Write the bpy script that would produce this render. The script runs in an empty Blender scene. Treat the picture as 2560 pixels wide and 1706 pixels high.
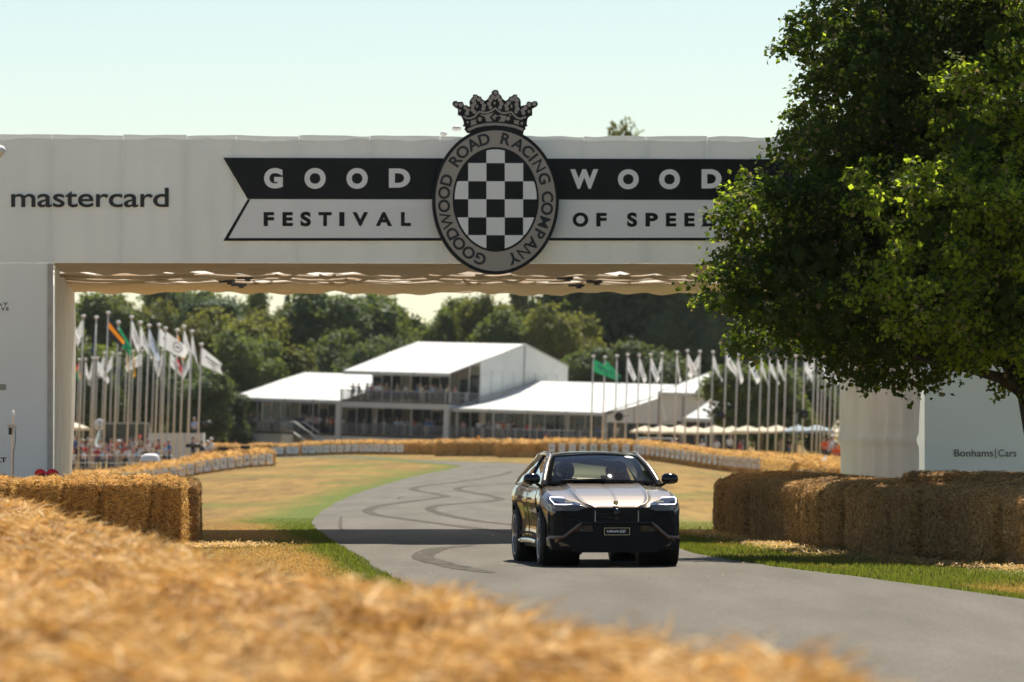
import bpy, bmesh, math, random
import numpy as np
from mathutils import Vector, Matrix, Euler
R = math.radians
random.seed(7); rng = np.random.default_rng(11)
sc = bpy.context.scene
# ---------------------------------------------------------------- camera, sky, sun, exposure
F = 14222.0; CX, CY = 1280.0, 853.0; CAMH = 1.93
PITCH = math.atan(228.0 / F)
cam_d = bpy.data.cameras.new('camera'); cam = bpy.data.objects.new('camera', cam_d)
sc.collection.objects.link(cam); sc.camera = cam
cam.location = (0, 0, CAMH); cam.rotation_euler = (math.pi/2 + PITCH, 0, 0)
cam_d.lens = 200.0; cam_d.sensor_width = 36.0; cam_d.sensor_fit = 'HORIZONTAL'
cam_d.clip_start = 0.5; cam_d.clip_end = 9000
cam_d.dof.use_dof = True; cam_d.dof.focus_distance = 82.0; cam_d.dof.aperture_fstop = 3.9
SUN = Vector((0.13, 0.60, 1.0)).normalized()
sun_el = math.asin(SUN.z); sun_az = math.atan2(SUN.x, SUN.y)
world = bpy.data.worlds.new('World'); sc.world = world; world.use_nodes = True
wn = world.node_tree; wn.nodes.clear()
sky = wn.nodes.new('ShaderNodeTexSky'); sky.sky_type = 'NISHITA'; sky.sun_disc = False
sky.sun_elevation = sun_el; sky.sun_rotation = sun_az
sky.altitude = 60; sky.air_density = 1.0; sky.dust_density = 0.22; sky.ozone_density = 1.0
tint = wn.nodes.new('ShaderNodeMix'); tint.data_type = 'RGBA'; tint.blend_type = 'MULTIPLY'
tint.inputs[0].default_value = 1.0; tint.inputs[7].default_value = (0.99, 0.985, 0.965, 1)
bg = wn.nodes.new('ShaderNodeBackground'); bg.inputs[1].default_value = 0.071
wo = wn.nodes.new('ShaderNodeOutputWorld')
wn.links.new(sky.outputs[0], tint.inputs[6]); wn.links.new(tint.outputs[2], bg.inputs[0]); wn.links.new(bg.outputs[0], wo.inputs[0])
sun_d = bpy.data.lights.new('sun', 'SUN'); sun_d.energy = 5.0; sun_d.angle = R(0.53); sun_d.color = (1.0, 0.93, 0.80)
sun_o = bpy.data.objects.new('sun', sun_d); sc.collection.objects.link(sun_o)
sun_o.rotation_euler = SUN.to_track_quat('Z', 'Y').to_euler(); sun_o.location = (30, 60, 80)
sc.view_settings.view_transform = 'Standard'; sc.view_settings.look = 'None'
sc.view_settings.exposure = 0.70; sc.view_settings.gamma = 1.0
sc.cycles.max_bounces = 8; sc.cycles.transparent_max_bounces = 12
sc.cycles.caustics_reflective = False; sc.cycles.caustics_refractive = False
sc.cycles.sample_clamp_indirect = 6.0
try: sc.cycles.use_denoising = True
except Exception: pass
# ---------------------------------------------------------------- helpers
def ray(px, py):
    a, u = (px-CX)/F, (CY-py)/F
    c, s = math.cos(PITCH), math.sin(PITCH)
    return Vector((a, c - s*u, s + c*u))
def P(px, py, D):
    r = ray(px, py); t = D / r.y
    return Vector((r.x*t, D, CAMH + r.z*t))
def sstep(t):
    t = min(1.0, max(0.0, t)); return t*t*(3-2*t)
def h(X, Y):                                            # height of the ground
    return (-1.2*sstep((-12.5-X)/11.0)*sstep((Y-150)/110.0)*(1-.72*sstep((Y-308)/22.0))
            - 0.8*sstep((X-8)/8.0)*sstep((Y-130)/120.0))
def G(px, py):                                          # pixel -> flat ground
    r = ray(px, py); t = -CAMH / r.z
    return Vector((r.x*t, r.y*t, 0))
def XY(px, D): return ((px-CX)/F*D, D)
def tag(o, label=None, cat=None, group=None, kind=None):
    if label: o['label'] = label
    if cat: o['category'] = cat
    if group: o['group'] = group
    if kind: o['kind'] = kind
    return o
def link(name, me, parent=None, loc=None, rotz=None):
    o = bpy.data.objects.new(name, me); sc.collection.objects.link(o)
    if parent is not None: o.parent = parent
    if loc is not None: o.location = loc
    if rotz is not None: o.rotation_euler = (0, 0, rotz)
    return o
def empty(name, loc=(0,0,0), rotz=0.0):
    o = bpy.data.objects.new(name, None); o.empty_display_size = 0.3
    sc.collection.objects.link(o); o.location = loc; o.rotation_euler = (0, 0, rotz); return o
def copy_tree(o, parent=None):
    kids = list(o.children)
    c = o.copy(); sc.collection.objects.link(c); c.parent = parent
    for k in kids: copy_tree(k, c)
    return c
ORD = ['first','second','third','fourth','fifth','sixth','seventh','eighth','ninth','tenth','eleventh','twelfth','thirteenth','fourteenth','fifteenth','sixteenth','seventeenth','eighteenth','nineteenth','twentieth',
 'twenty-first','twenty-second','twenty-third','twenty-fourth','twenty-fifth','twenty-sixth','twenty-seventh','twenty-eighth','twenty-ninth','thirtieth']
def ordn(i): return ORD[i] if i < len(ORD) else '%dth' % (i+1)
class MB:
    def __init__(s): s.v = []; s.f = []; s.m = []; s.sm = []
    def add(s, vs, fs, mi=0, smooth=False):
        b = len(s.v); s.v += [tuple(v) for v in vs]
        for f in fs: s.f.append([i+b for i in f]); s.m.append(mi); s.sm.append(smooth)
        return s
    def quad(s, a, b, c, d, mi=0): return s.add([a,b,c,d], [(0,1,2,3)], mi)
    def box(s, c, size, mi=0, M=None):
        x, y, z = size[0]/2, size[1]/2, size[2]/2; c = Vector(c)
        vs = [Vector((sx*x, sy*y, sz*z)) for sz in (-1,1) for sy in (-1,1) for sx in (-1,1)]
        if M is not None: vs = [M @ v for v in vs]
        return s.add([v+c for v in vs], [(0,2,3,1),(4,5,7,6),(0,1,5,4),(2,6,7,3),(0,4,6,2),(1,3,7,5)], mi)
    def tube(s, pts, rs, n=8, mi=0, cap=True, smooth=True):
        pts = [Vector(p) for p in pts]
        if not isinstance(rs, (list, tuple)): rs = [rs]*len(pts)
        vs = []; fs = []
        up = None
        for i, p in enumerate(pts):
            d = (pts[min(i+1, len(pts)-1)] - pts[max(i-1, 0)]).normalized()
            if up is None or abs(up.dot(d)) > .95: up = Vector((0,0,1)) if abs(d.z) < .9 else Vector((0,1,0))
            a = d.cross(up).normalized(); b = a.cross(d); up = b
            for k in range(n):
                t = 2*math.pi*k/n; vs.append(p + (a*math.cos(t) + b*math.sin(t))*rs[i])
        for i in range(len(pts)-1):
            for k in range(n):
                k2 = (k+1) % n; fs.append((i*n+k, i*n+k2, (i+1)*n+k2, (i+1)*n+k))
        if cap:
            fs.append(tuple(range(n-1,-1,-1))); fs.append(tuple((len(pts)-1)*n+k for k in range(n)))
        return s.add(vs, fs, mi, smooth)
    def lathe(s, prof, n=24, axis='Z', c=(0,0,0), mi=0, smooth=True):   # prof: (r, h)
        vs = []; fs = []; c = Vector(c)
        for r, hh in prof:
            for k in range(n):
                t = 2*math.pi*k/n; x, y = r*math.cos(t), r*math.sin(t)
                v = Vector((x,y,hh)) if axis == 'Z' else (Vector((hh,x,y)) if axis == 'X' else Vector((x,hh,y)))
                vs.append(v + c)
        for i in range(len(prof)-1):
            for k in range(n):
                k2 = (k+1) % n; fs.append((i*n+k, i*n+k2, (i+1)*n+k2, (i+1)*n+k))
        return s.add(vs, fs, mi, smooth)
    def grid(s, fn, nu, nv, mi=0, smooth=True):         # fn(u,v) -> point
        vs = [fn(i/nu, j/nv) for j in range(nv+1) for i in range(nu+1)]
        fs = [(j*(nu+1)+i, j*(nu+1)+i+1, (j+1)*(nu+1)+i+1, (j+1)*(nu+1)+i) for j in range(nv) for i in range(nu)]
        return s.add(vs, fs, mi, smooth)
    def prism(s, poly, d0, d1, mi=0, fr=None):          # poly (a,b) -> extruded; fr(a,d,b)
        fr = fr or (lambda a, d, b: (a, d, b)); n = len(poly)
        vs = [fr(a, d0, b) for a, b in poly] + [fr(a, d1, b) for a, b in poly]
        fs = [tuple(range(n)), tuple(range(2*n-1, n-1, -1))] + [(i, i+n, (i+1)%n+n, (i+1)%n) for i in range(n)]
        return s.add(vs, fs, mi)
    def mesh(s, name, mats):
        me = bpy.data.meshes.new(name); me.from_pydata(s.v, [], s.f)
        for m in (mats if isinstance(mats, (list, tuple)) else [mats]): me.materials.append(m)
        me.polygons.foreach_set('material_index', s.m); me.polygons.foreach_set('use_smooth', s.sm)
        me.validate(); me.update(); return me
    def build(s, name, mats, parent=None, loc=None, rotz=None):
        return link(name, s.mesh(name, mats), parent, loc, rotz)
def np_mesh(name, V, Fa, mats, mi=None, smooth=False):
    me = bpy.data.meshes.new(name); n, k = Fa.shape
    me.vertices.add(len(V)); me.vertices.foreach_set('co', np.ascontiguousarray(V, dtype=np.float32).ravel())
    me.loops.add(n*k); me.loops.foreach_set('vertex_index', np.ascontiguousarray(Fa, dtype=np.int32).ravel())
    me.polygons.add(n); me.polygons.foreach_set('loop_start', np.arange(0, n*k, k, dtype=np.int32))
    for m in (mats if isinstance(mats, (list, tuple)) else [mats]): me.materials.append(m)
    if mi is not None: me.polygons.foreach_set('material_index', np.asarray(mi, dtype=np.int32))
    me.polygons.foreach_set('use_smooth', np.full(n, smooth))
    me.update(calc_edges=True); return me
def fattr(me, name, vals):
    a = me.attributes.new(name, 'FLOAT', 'POINT'); a.data.foreach_set('value', np.asarray(vals, dtype=np.float32))
def _hash(ix, iy, seed):
    v = np.sin(ix*127.1 + iy*311.7 + seed*74.7)*43758.5453
    return v - np.floor(v)
def vnoise(x, y, seed=0):
    x = np.asarray(x, float); y = np.asarray(y, float)
    ix, iy = np.floor(x), np.floor(y); fx, fy = x-ix, y-iy
    fx = fx*fx*(3-2*fx); fy = fy*fy*(3-2*fy)
    a = _hash(ix,iy,seed); b = _hash(ix+1,iy,seed); c = _hash(ix,iy+1,seed); d = _hash(ix+1,iy+1,seed)
    return (a*(1-fx)+b*fx)*(1-fy) + (c*(1-fx)+d*fx)*fy
def fbm(x, y, seed=0, o=4):
    r = 0; a = .5
    for k in range(o): r = r + a*vnoise(np.asarray(x)*2**k, np.asarray(y)*2**k, seed+k*7); a *= .5
    return r/(1-.5**o)
# ---------------------------------------------------------------- materials
def mk(name):
    m = bpy.data.materials.new(name); m.use_nodes = True
    return m, m.node_tree.nodes, m.node_tree.links, m.node_tree.nodes['Principled BSDF']
def pm(name, c1, c2=None, scale=6.0, rough=.6, bump=0.0, metal=0.0, coat=0.0, detail=4.0, stretch=(1,1,1), spec=.5, trans=0.0, tcol=None, c3=None, bdist=.02, rnd=0.0, obj=True):
    m, N, L, b = mk(name)
    b.inputs['Roughness'].default_value = rough; b.inputs['Metallic'].default_value = metal
    b.inputs['Coat Weight'].default_value = coat; b.inputs['Coat Roughness'].default_value = .04
    b.inputs['Specular IOR Level'].default_value = spec
    c = lambda q: (q[0], q[1], q[2], 1)
    tc = N.new('ShaderNodeTexCoord'); mp = N.new('ShaderNodeMapping'); mp.inputs['Scale'].default_value = stretch
    L.new(tc.outputs['Object' if obj else 'Generated'], mp.inputs[0])
    nz = N.new('ShaderNodeTexNoise'); nz.inputs['Scale'].default_value = scale; nz.inputs['Detail'].default_value = detail
    L.new(mp.outputs[0], nz.inputs['Vector'])
    rp = N.new('ShaderNodeValToRGB'); e = rp.color_ramp.elements
    c2 = c2 or tuple(min(1, q*1.12) for q in c1)
    e[0].position = .33; e[0].color = c(c1); e[1].position = .67; e[1].color = c(c2)
    if c3: q = rp.color_ramp.elements.new(.5); q.color = c(c3)
    L.new(nz.outputs['Fac'], rp.inputs[0]); col = rp.outputs[0]
    if rnd:
        oi = N.new('ShaderNodeObjectInfo'); hs = N.new('ShaderNodeHueSaturation')
        mr = N.new('ShaderNodeMapRange'); mr.inputs[3].default_value = 1-rnd; mr.inputs[4].default_value = 1+rnd
        L.new(oi.outputs['Random'], mr.inputs[0]); L.new(mr.outputs[0], hs.inputs['Value']); L.new(col, hs.inputs['Color']); col = hs.outputs[0]
    L.new(col, b.inputs['Base Color'])
    if bump:
        bp = N.new('ShaderNodeBump'); bp.inputs['Strength'].default_value = bump; bp.inputs['Distance'].default_value = bdist
        L.new(nz.outputs['Fac'], bp.inputs['Height']); L.new(bp.outputs[0], b.inputs['Normal'])
    if trans:
        t = N.new('ShaderNodeBsdfTranslucent'); mx = N.new('ShaderNodeMixShader'); mx.inputs[0].default_value = trans
        if tcol: t.inputs[0].default_value = c(tcol)
        else: L.new(col, t.inputs[0])
        L.new(b.outputs[0], mx.inputs[1]); L.new(t.outputs[0], mx.inputs[2])
        L.new(mx.outputs[0], N['Material Output'].inputs[0])
    return m
def emit(name, col, s):
    m, N, L, b = mk(name); b.inputs['Base Color'].default_value = (*col, 1)
    b.inputs['Emission Color'].default_value = (*col, 1); b.inputs['Emission Strength'].default_value = s; return m
M = {}
M['fabric'] = pm('white_pvc', (.80,.84,.82), (.85,.89,.87), scale=.7, rough=.45, bump=.05, trans=.11)
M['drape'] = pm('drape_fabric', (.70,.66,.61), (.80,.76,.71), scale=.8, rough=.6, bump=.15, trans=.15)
M['lining'] = pm('lining_fabric', (.76,.60,.45), (.84,.69,.54), scale=.8, rough=.7, bump=.1, trans=.04)  # warm bounce from the golden ground is put into this fabric colour
M['topskin'] = pm('top_skin', (.86,.86,.84), scale=.5, rough=.5, trans=.58)
M['black_print'] = pm('black_print', (.004,.005,.007), (.008,.009,.011), scale=1.2, rough=.42, spec=.25, bump=.15, bdist=.05)
M['print_ink'] = pm('dark_ink', (.014,.017,.022), rough=.5)
M['white_print'] = pm('white_print', (.93,.96,.94), scale=2, rough=.5)
M['taupe'] = pm('taupe_print', (.40,.36,.315), (.45,.405,.36), scale=1.5, rough=.5)
M['white'] = pm('white_paint', (.76,.75,.72), (.80,.79,.76), scale=3, rough=.5)
M['marquee'] = pm('marquee_roof', (.62,.63,.61), (.68,.69,.67), scale=.4, rough=.6, trans=.12, spec=.2)
M['marq_wall'] = pm('marquee_wall', (.70,.71,.67), (.76,.77,.73), scale=.6, rough=.55, trans=.15)
M['steel'] = pm('galvanised_steel', (.36,.35,.33), (.46,.45,.42), scale=5, rough=.45, metal=.4)
M['pole'] = pm('flag_pole_paint', (.70,.66,.58), (.78,.74,.67), scale=2, rough=.45)
M['dark'] = pm('dark_interior', (.025,.024,.024), (.04,.038,.036), scale=2, rough=.8)
M['glass_dark'] = pm('dark_door_glass', (.02,.024,.026), rough=.08)
M['bark'] = pm('bark', (.035,.026,.018), (.075,.058,.04), scale=7, rough=.9, bump=.6, stretch=(1,1,.25))
M['black'] = pm('black_plastic', (.012,.012,.013), (.018,.018,.02), scale=10, rough=.45)
M['wood'] = pm('weathered_wood', (.30,.19,.10), (.42,.28,.16), scale=4, rough=.8, stretch=(1,1,.2))
def straw_mat(name, a, b_, c_, sc_=14):
    m = pm(name, a, b_, scale=sc_, rough=.75, bump=.9, detail=8, c3=c_, stretch=(1,1,2.2), bdist=.03, rnd=.18, spec=.25); return m
M['straw'] = straw_mat('straw_packed', (.20,.090,.020), (.74,.46,.150), (.50,.275,.075))
M['strand'] = pm('straw_strand', (.68,.39,.085), (.95,.70,.30), scale=23, rough=.6, c3=(.78,.48,.135), trans=.42, spec=.4)
M['straw_fore'] = straw_mat('straw_foreground', (.14,.060,.012), (.80,.52,.19), (.50,.27,.07), 7)
M['strand_fore'] = pm('straw_strand_near', (.34,.165,.034), (.96,.76,.40), scale=5, rough=.6, c3=(.78,.475,.135), trans=.25, spec=.4, detail=2)
M['straw_shaded'] = straw_mat('straw_shade_tone', (.105,.054,.018), (.58,.345,.135), (.35,.20,.07))  # same straw in a darker brown, tree shade painted into the colour
M['strand_shaded'] = pm('straw_strand_shade_tone', (.38,.21,.065), (.72,.48,.20), scale=23, rough=.65, c3=(.55,.33,.12), trans=.3, spec=.3)  # loose strands darkened to go with the painted shade of those bales
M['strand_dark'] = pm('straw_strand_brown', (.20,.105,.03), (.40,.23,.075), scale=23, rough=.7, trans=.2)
# ---------------------------------------------------------------- ground and road
Lp = [(2.3,14),(1.9,20),(.6,41),(-.86,64)] + [tuple(G(*p)[:2]) for p in ((985,1447),(940,1420),(890,1389),(845,1363),(805,1335),(786,1316),(781,1305),(790,1293),(812,1275),(850,1253),(900,1232),(960,1213),(1020,1196),(1080,1183),(1120,1175),(1150,1168),(1140,1164),(1105,1160),(1060,1156.5),(1000,1151.5),(900,1145.5),(800,1141),(720,1138),(600,1135),(480,1133))]
Rp = [(11.8,14),(11.1,20),(8.7,41),(6.05,64)] + [tuple(G(*p)[:2]) for p in ((2165,1447),(1954,1421),(1830,1402),(1740,1386),(1690,1368),(1655,1348),(1635,1330),(1615,1306),(1600,1285),(1580,1262),(1560,1240),(1535,1219),(1505,1200),(1470,1186),(1430,1175),(1370,1166),(1300,1159.5),(1200,1156),(1100,1153.5),(1000,1150),(930,1144.5),(830,1139),(740,1135.2),(610,1132),(485,1130.2))]
def densify(a, n=6):
    out = []
    for i in range(len(a)-1):
        p0, p1, p2, p3 = a[max(i-1,0)], a[i], a[i+1], a[min(i+2,len(a)-1)]
        for k in range(n):
            t = k/n
            out.append(tuple(.5*((2*p1[j]) + (-p0[j]+p2[j])*t + (2*p0[j]-5*p1[j]+4*p2[j]-p3[j])*t*t + (-p0[j]+3*p1[j]-3*p2[j]+p3[j])*t**3) for j in (0,1)))
    out.append(a[-1]); return np.array(out)
Ld, Rd = densify(Lp), densify(Rp)
wob = lambda a, s: a + np.stack([(vnoise(np.arange(len(a))*.9, a[:,1]*.7, s)-.5)*.10, np.zeros(len(a))], 1)
Ld, Rd = wob(Ld, 3), wob(Rd, 5)
def edge_dist(X, Y):
    d = np.full(X.shape, 1e9)
    for E in (Ld, Rd):
        for i in range(0, len(E)-1):
            a, b = E[i], E[i+1]; ab = b-a; l2 = ab@ab + 1e-9
            t = np.clip(((X-a[0])*ab[0] + (Y-a[1])*ab[1])/l2, 0, 1)
            d = np.minimum(d, np.hypot(X-a[0]-t*ab[0], Y-a[1]-t*ab[1]))
    return d
def green_of(X, Y):
    d = edge_dist(X, Y)
    n = fbm(X*.55, Y*.13, 21); n2 = fbm(X*.22+9, Y*.05, 4)
    w = .60 + 1.2*(n2-.4) + .9*np.clip((Y-100)/30, 0, 1)*(X < 0)
    g = np.clip(1.25 - d/np.maximum(w, .35) + (n-.5)*1.1, 0, 1)
    patch = np.clip((fbm(X*.3+3, Y*.06, 33)-.60)*5, 0, .75)*np.clip((Y-70)/40, 0, 1)
    near = np.clip((118-Y)/10, 0, 1)*((X > 2.5)*.80)
    return np.clip(np.maximum(np.maximum(g, patch), near*np.clip(n*2.2-.25, 0, 1)), 0, 1)
xs = np.unique(np.concatenate([np.arange(-9, 9.01, .3), np.arange(-40, 40.1, 1.2), np.array([-3000,-1200,-500,-250,-140,-90,-60,60,90,140,250,500,1200,3000.])]))
ys = np.unique(np.concatenate([np.arange(56, 130, .9), np.arange(10, 56, 4), np.arange(130, 260, 2.5), np.arange(260, 620, 7), np.array([-60,-20,700,800,1000,1500,2500,5000.])]))
gx, gy = np.meshgrid(xs, ys); gz = np.vectorize(h)(gx, gy)
hh = np.clip((np.abs(gx)-30)/60, 0, 1)*0
V = np.stack([gx.ravel(), gy.ravel(), gz.ravel()], 1); nx, ny = len(xs), len(ys)
ii, jj = np.meshgrid(np.arange(nx-1), np.arange(ny-1)); q = (jj*nx+ii).ravel()
Fq = np.stack([q, q+1, q+nx+1, q+nx], 1)
def ground_mat():
    m, N, L, b = mk('dry_grass'); b.inputs['Roughness'].default_value = .9; b.inputs['Specular IOR Level'].default_value = .15
    tc = N.new('ShaderNodeTexCoord')
    def nz(scale, st, det=6):
        mp = N.new('ShaderNodeMapping'); mp.inputs['Scale'].default_value = st; L.new(tc.outputs['Object'], mp.inputs[0])
        t = N.new('ShaderNodeTexNoise'); t.inputs['Scale'].default_value = scale; t.inputs['Detail'].default_value = det
        L.new(mp.outputs[0], t.inputs['Vector']); return t
    def ramp(src, *st):
        r = N.new('ShaderNodeValToRGB'); e = r.color_ramp.elements
        while len(e) < len(st): e.new(.5)
        for q, (p, c) in zip(e, st): q.position = p; q.color = (*c, 1)
        L.new(src, r.inputs[0]); return r
    big = nz(.34, (1,.07,1)); fine = nz(9, (1,.35,1), 8)
    dry = ramp(big.outputs['Fac'], (.30,(.160,.096,.027)), (.42,(.215,.128,.030)), (.56,(.275,.166,.038)), (.66,(.30,.192,.052)), (.78,(.205,.138,.027)))
    fr = ramp(fine.outputs['Fac'], (.25,(.60,.58,.55)), (.7,(1.1,1.1,1.08)))
    gr = ramp(fine.outputs['Fac'], (.25,(.050,.072,.006)), (.7,(.125,.152,.012)))
    md_ = nz(1.9, (1,.06,1), 8); mr_ = ramp(md_.outputs['Fac'], (.28,(.62,.60,.56)), (.5,(1,1,1)), (.72,(1.22,1.20,1.12)))
    mul0 = N.new('ShaderNodeMix'); mul0.data_type = 'RGBA'; mul0.blend_type = 'MULTIPLY'; mul0.inputs[0].default_value = 1; L.new(dry.outputs[0], mul0.inputs[6]); L.new(mr_.outputs[0], mul0.inputs[7])
    mul = N.new('ShaderNodeMix'); mul.data_type = 'RGBA'; mul.blend_type = 'MULTIPLY'; mul.inputs[0].default_value = 1
    L.new(mul0.outputs[2], mul.inputs[6]); L.new(fr.outputs[0], mul.inputs[7])
    at = N.new('ShaderNodeAttribute'); at.attribute_name = 'green'
    mx = N.new('ShaderNodeMix'); mx.data_type = 'RGBA'
    L.new(at.outputs['Fac'], mx.inputs[0]); L.new(mul.outputs[2], mx.inputs[6]); L.new(gr.outputs[0], mx.inputs[7])
    L.new(mx.outputs[2], b.inputs['Base Color'])
    bp = N.new('ShaderNodeBump'); bp.inputs['Strength'].default_value = .7; bp.inputs['Distance'].default_value = .05
    L.new(fine.outputs['Fac'], bp.inputs['Height']); L.new(bp.outputs[0], b.inputs['Normal'])
    return m
M['ground'] = ground_mat()
gm = np_mesh('ground', V, Fq, M['ground'], smooth=True); fattr(gm, 'green', green_of(gx.ravel(), gy.ravel()))
tag(link('ground', gm), kind='structure')
def asphalt():
    m, N, L, b = mk('asphalt'); b.inputs['Roughness'].default_value = .80; b.inputs['Specular IOR Level'].default_value = .20
    tc = N.new('ShaderNodeTexCoord')
    mp = N.new('ShaderNodeMapping'); mp.inputs['Scale'].default_value = (1,.10,1); L.new(tc.outputs['Object'], mp.inputs[0])
    a = N.new('ShaderNodeTexNoise'); a.inputs['Scale'].default_value = 1.1; a.inputs['Detail'].default_value = 7; L.new(mp.outputs[0], a.inputs['Vector'])
    f = N.new('ShaderNodeTexNoise'); f.inputs['Scale'].default_value = 22; f.inputs['Detail'].default_value = 4; L.new(tc.outputs['Object'], f.inputs['Vector'])
    r = N.new('ShaderNodeValToRGB'); e = r.color_ramp.elements
    e[0].position = .32; e[0].color = (.088,.076,.056,1); e[1].position = .7; e[1].color = (.128,.112,.086,1)
    L.new(a.outputs['Fac'], r.inputs[0])
    r2 = N.new('ShaderNodeValToRGB'); e = r2.color_ramp.elements
    e[0].position = .3; e[0].color = (.62,.62,.62,1); e[1].position = .7; e[1].color = (1.28,1.28,1.28,1)
    L.new(f.outputs['Fac'], r2.inputs[0])
    mu = N.new('ShaderNodeMix'); mu.data_type = 'RGBA'; mu.blend_type = 'MULTIPLY'; mu.inputs[0].default_value = 1
    L.new(r.outputs[0], mu.inputs[6]); L.new(r2.outputs[0], mu.inputs[7]); L.new(mu.outputs[2], b.inputs['Base Color'])
    bp = N.new('ShaderNodeBump'); bp.inputs['Strength'].default_value = .35; bp.inputs['Distance'].default_value = .008
    L.new(f.outputs['Fac'], bp.inputs['Height']); L.new(bp.outputs[0], b.inputs['Normal']); return m
M['asphalt'] = asphalt()
vs = []; fs = []; nS = 8; n = len(Ld)
for i in range(n):
    for k in range(nS+1):
        t = k/nS; x = Ld[i][0]*(1-t)+Rd[i][0]*t; y = Ld[i][1]*(1-t)+Rd[i][1]*t
        vs.append((x, y, h(x,y) + .012 + .0*math.sin(math.pi*t)))
for i in range(n-1):
    for k in range(nS):
        a = i*(nS+1)+k; fs.append((a, a+1, a+nS+2, a+nS+1))
road = MB().add(vs, fs, 0, False).build('road', M['asphalt']); tag(road, kind='structure')
M['rubber_mark'] = pm('tyre_rubber', (.050,.044,.034), (.108,.095,.073), scale=5, rough=.9, spec=.1, stretch=(1,.3,1), detail=8)
def z5(p): return (500+p[0]*.34, 1080+p[1]*.34)
marks = [
 ([(2700,790),(2500,768),(2280,746),(2050,718),(1800,685),(1500,645),(1300,615),(1235,590),(1250,572),(1320,548),(1550,515),(1740,490),(1805,478),(1740,460),(1600,437),(1568,421),(1640,402),(1900,370),(2100,340),(2250,310),(2290,290)], .27),
 ([(2500,715),(2280,685),(2100,668),(1900,635),(1750,600),(1692,572),(1750,546),(1950,528),(2120,515),(2205,499),(2140,475),(1980,446),(1892,426),(1960,405),(2200,390),(2400,378)], .27),
 ([(2150,1045),(1960,1015),(1850,992),(1720,960),(1640,930),(1660,900),(1750,865),(1880,850),(2000,842)], .36),
 ([(1060,860),(1160,930),(1260,1000),(1330,1050)], .06), ([(1040,620),(1030,690),(1050,740)], .07), ([(1460,500),(1470,485),(1520,477)], .1), ([(2000,262),(2150,258),(2290,262)],.2)]
for pts, w in marks:
    pp = densify([tuple(G(*z5(p))[:2]) for p in pts], 6); mb = MB(); vs = []; fs = []
    for i, p in enumerate(pp):
        d = pp[min(i+1,len(pp)-1)] - pp[max(i-1,0)]; d = d/(np.hypot(*d)+1e-9); nrm = np.array([-d[1], d[0]])
        e = min(1, i/4, (len(pp)-1-i)/4); ww = w*(.25+.75*e)*(.85+.3*random.random())
        vs += [(*(p-nrm*ww/2), .017), (*(p+nrm*ww/2), .017)]
    fs = [(2*i, 2*i+1, 2*i+3, 2*i+2) for i in range(len(pp)-1)]
    mb.add(vs, fs).build('tyre_mark', M['rubber_mark'], road)
# short grass standing along both verges (nobody could count it)
def grass_patch(name, label, x0f, x1f, y0, y1, n, hgt, seed):
    g = np.random.default_rng(seed)
    yy = y0 + (y1-y0)*g.random(n)**1.35; xx = x0f(yy) + (x1f(yy)-x0f(yy))*g.random(n)**1.2
    gr = green_of(xx, yy); fade = np.clip((y1-yy)/25, .15, 1)*np.clip((np.abs(xx-x1f(yy)))/1.2, .2, 1); hg = hgt*(.45+.8*g.random(n))*(.55+.65*gr)*fade
    zz = np.array([h(a,b) for a, b in zip(xx, yy)]); th = g.random(n)*math.pi; w = .006+.006*g.random(n)
    lean = (g.random((n,2))-.5)*hg[:,None]*1.2
    A = np.stack([xx-np.cos(th)*w, yy-np.sin(th)*w, zz], 1); B = np.stack([xx+np.cos(th)*w, yy+np.sin(th)*w, zz], 1)
    C = np.stack([xx+lean[:,0], yy+lean[:,1], zz+hg], 1)
    Vv = np.stack([A,B,C], 1).reshape(-1,3); Ff = np.arange(3*n).reshape(-1,3)
    me = np_mesh(name, Vv, Ff, M['blade']); fattr(me, 'green', np.repeat(np.clip(gr+.25*(g.random(n)-.5),0,1), 3))
    tag(link(name, me), label, 'grass', kind='stuff')
def blade_mat():
    m, N, L, b = mk('grass_blade'); b.inputs['Roughness'].default_value = .6
    at = N.new('ShaderNodeAttribute'); at.attribute_name = 'green'
    r = N.new('ShaderNodeValToRGB'); e = r.color_ramp.elements
    e[0].position = .15; e[0].color = (.50,.29,.075,1); e[1].position = .7; e[1].color = (.155,.180,.018,1)
    L.new(at.outputs['Fac'], r.inputs[0]); L.new(r.outputs[0], b.inputs['Base Color'])
    t = N.new('ShaderNodeBsdfTranslucent'); L.new(r.outputs[0], t.inputs[0]); mx = N.new('ShaderNodeMixShader'); mx.inputs[0].default_value = .6
    L.new(b.outputs[0], mx.inputs[1]); L.new(t.outputs[0], mx.inputs[2]); L.new(mx.outputs[0], N['Material Output'].inputs[0]); return m
M['blade'] = blade_mat()
Lx = lambda yy: np.interp(yy, Ld[:90,1], Ld[:90,0]); Rx = lambda yy: np.interp(yy, Rd[:90,1], Rd[:90,0])
grass_patch('grass', 'short green and straw coloured grass on the left verge of the road', lambda y: Lx(y)-.01, lambda y: np.maximum(Lx(y)-4.2, -7.5), 60, 128, 60000, .045, 5)
grass_patch('grass', 'short green grass between the right road edge and the shaded bales', lambda y: Rx(y)+.01, lambda y: Rx(y)+3.0, 60, 122, 50000, .055, 6)
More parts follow.
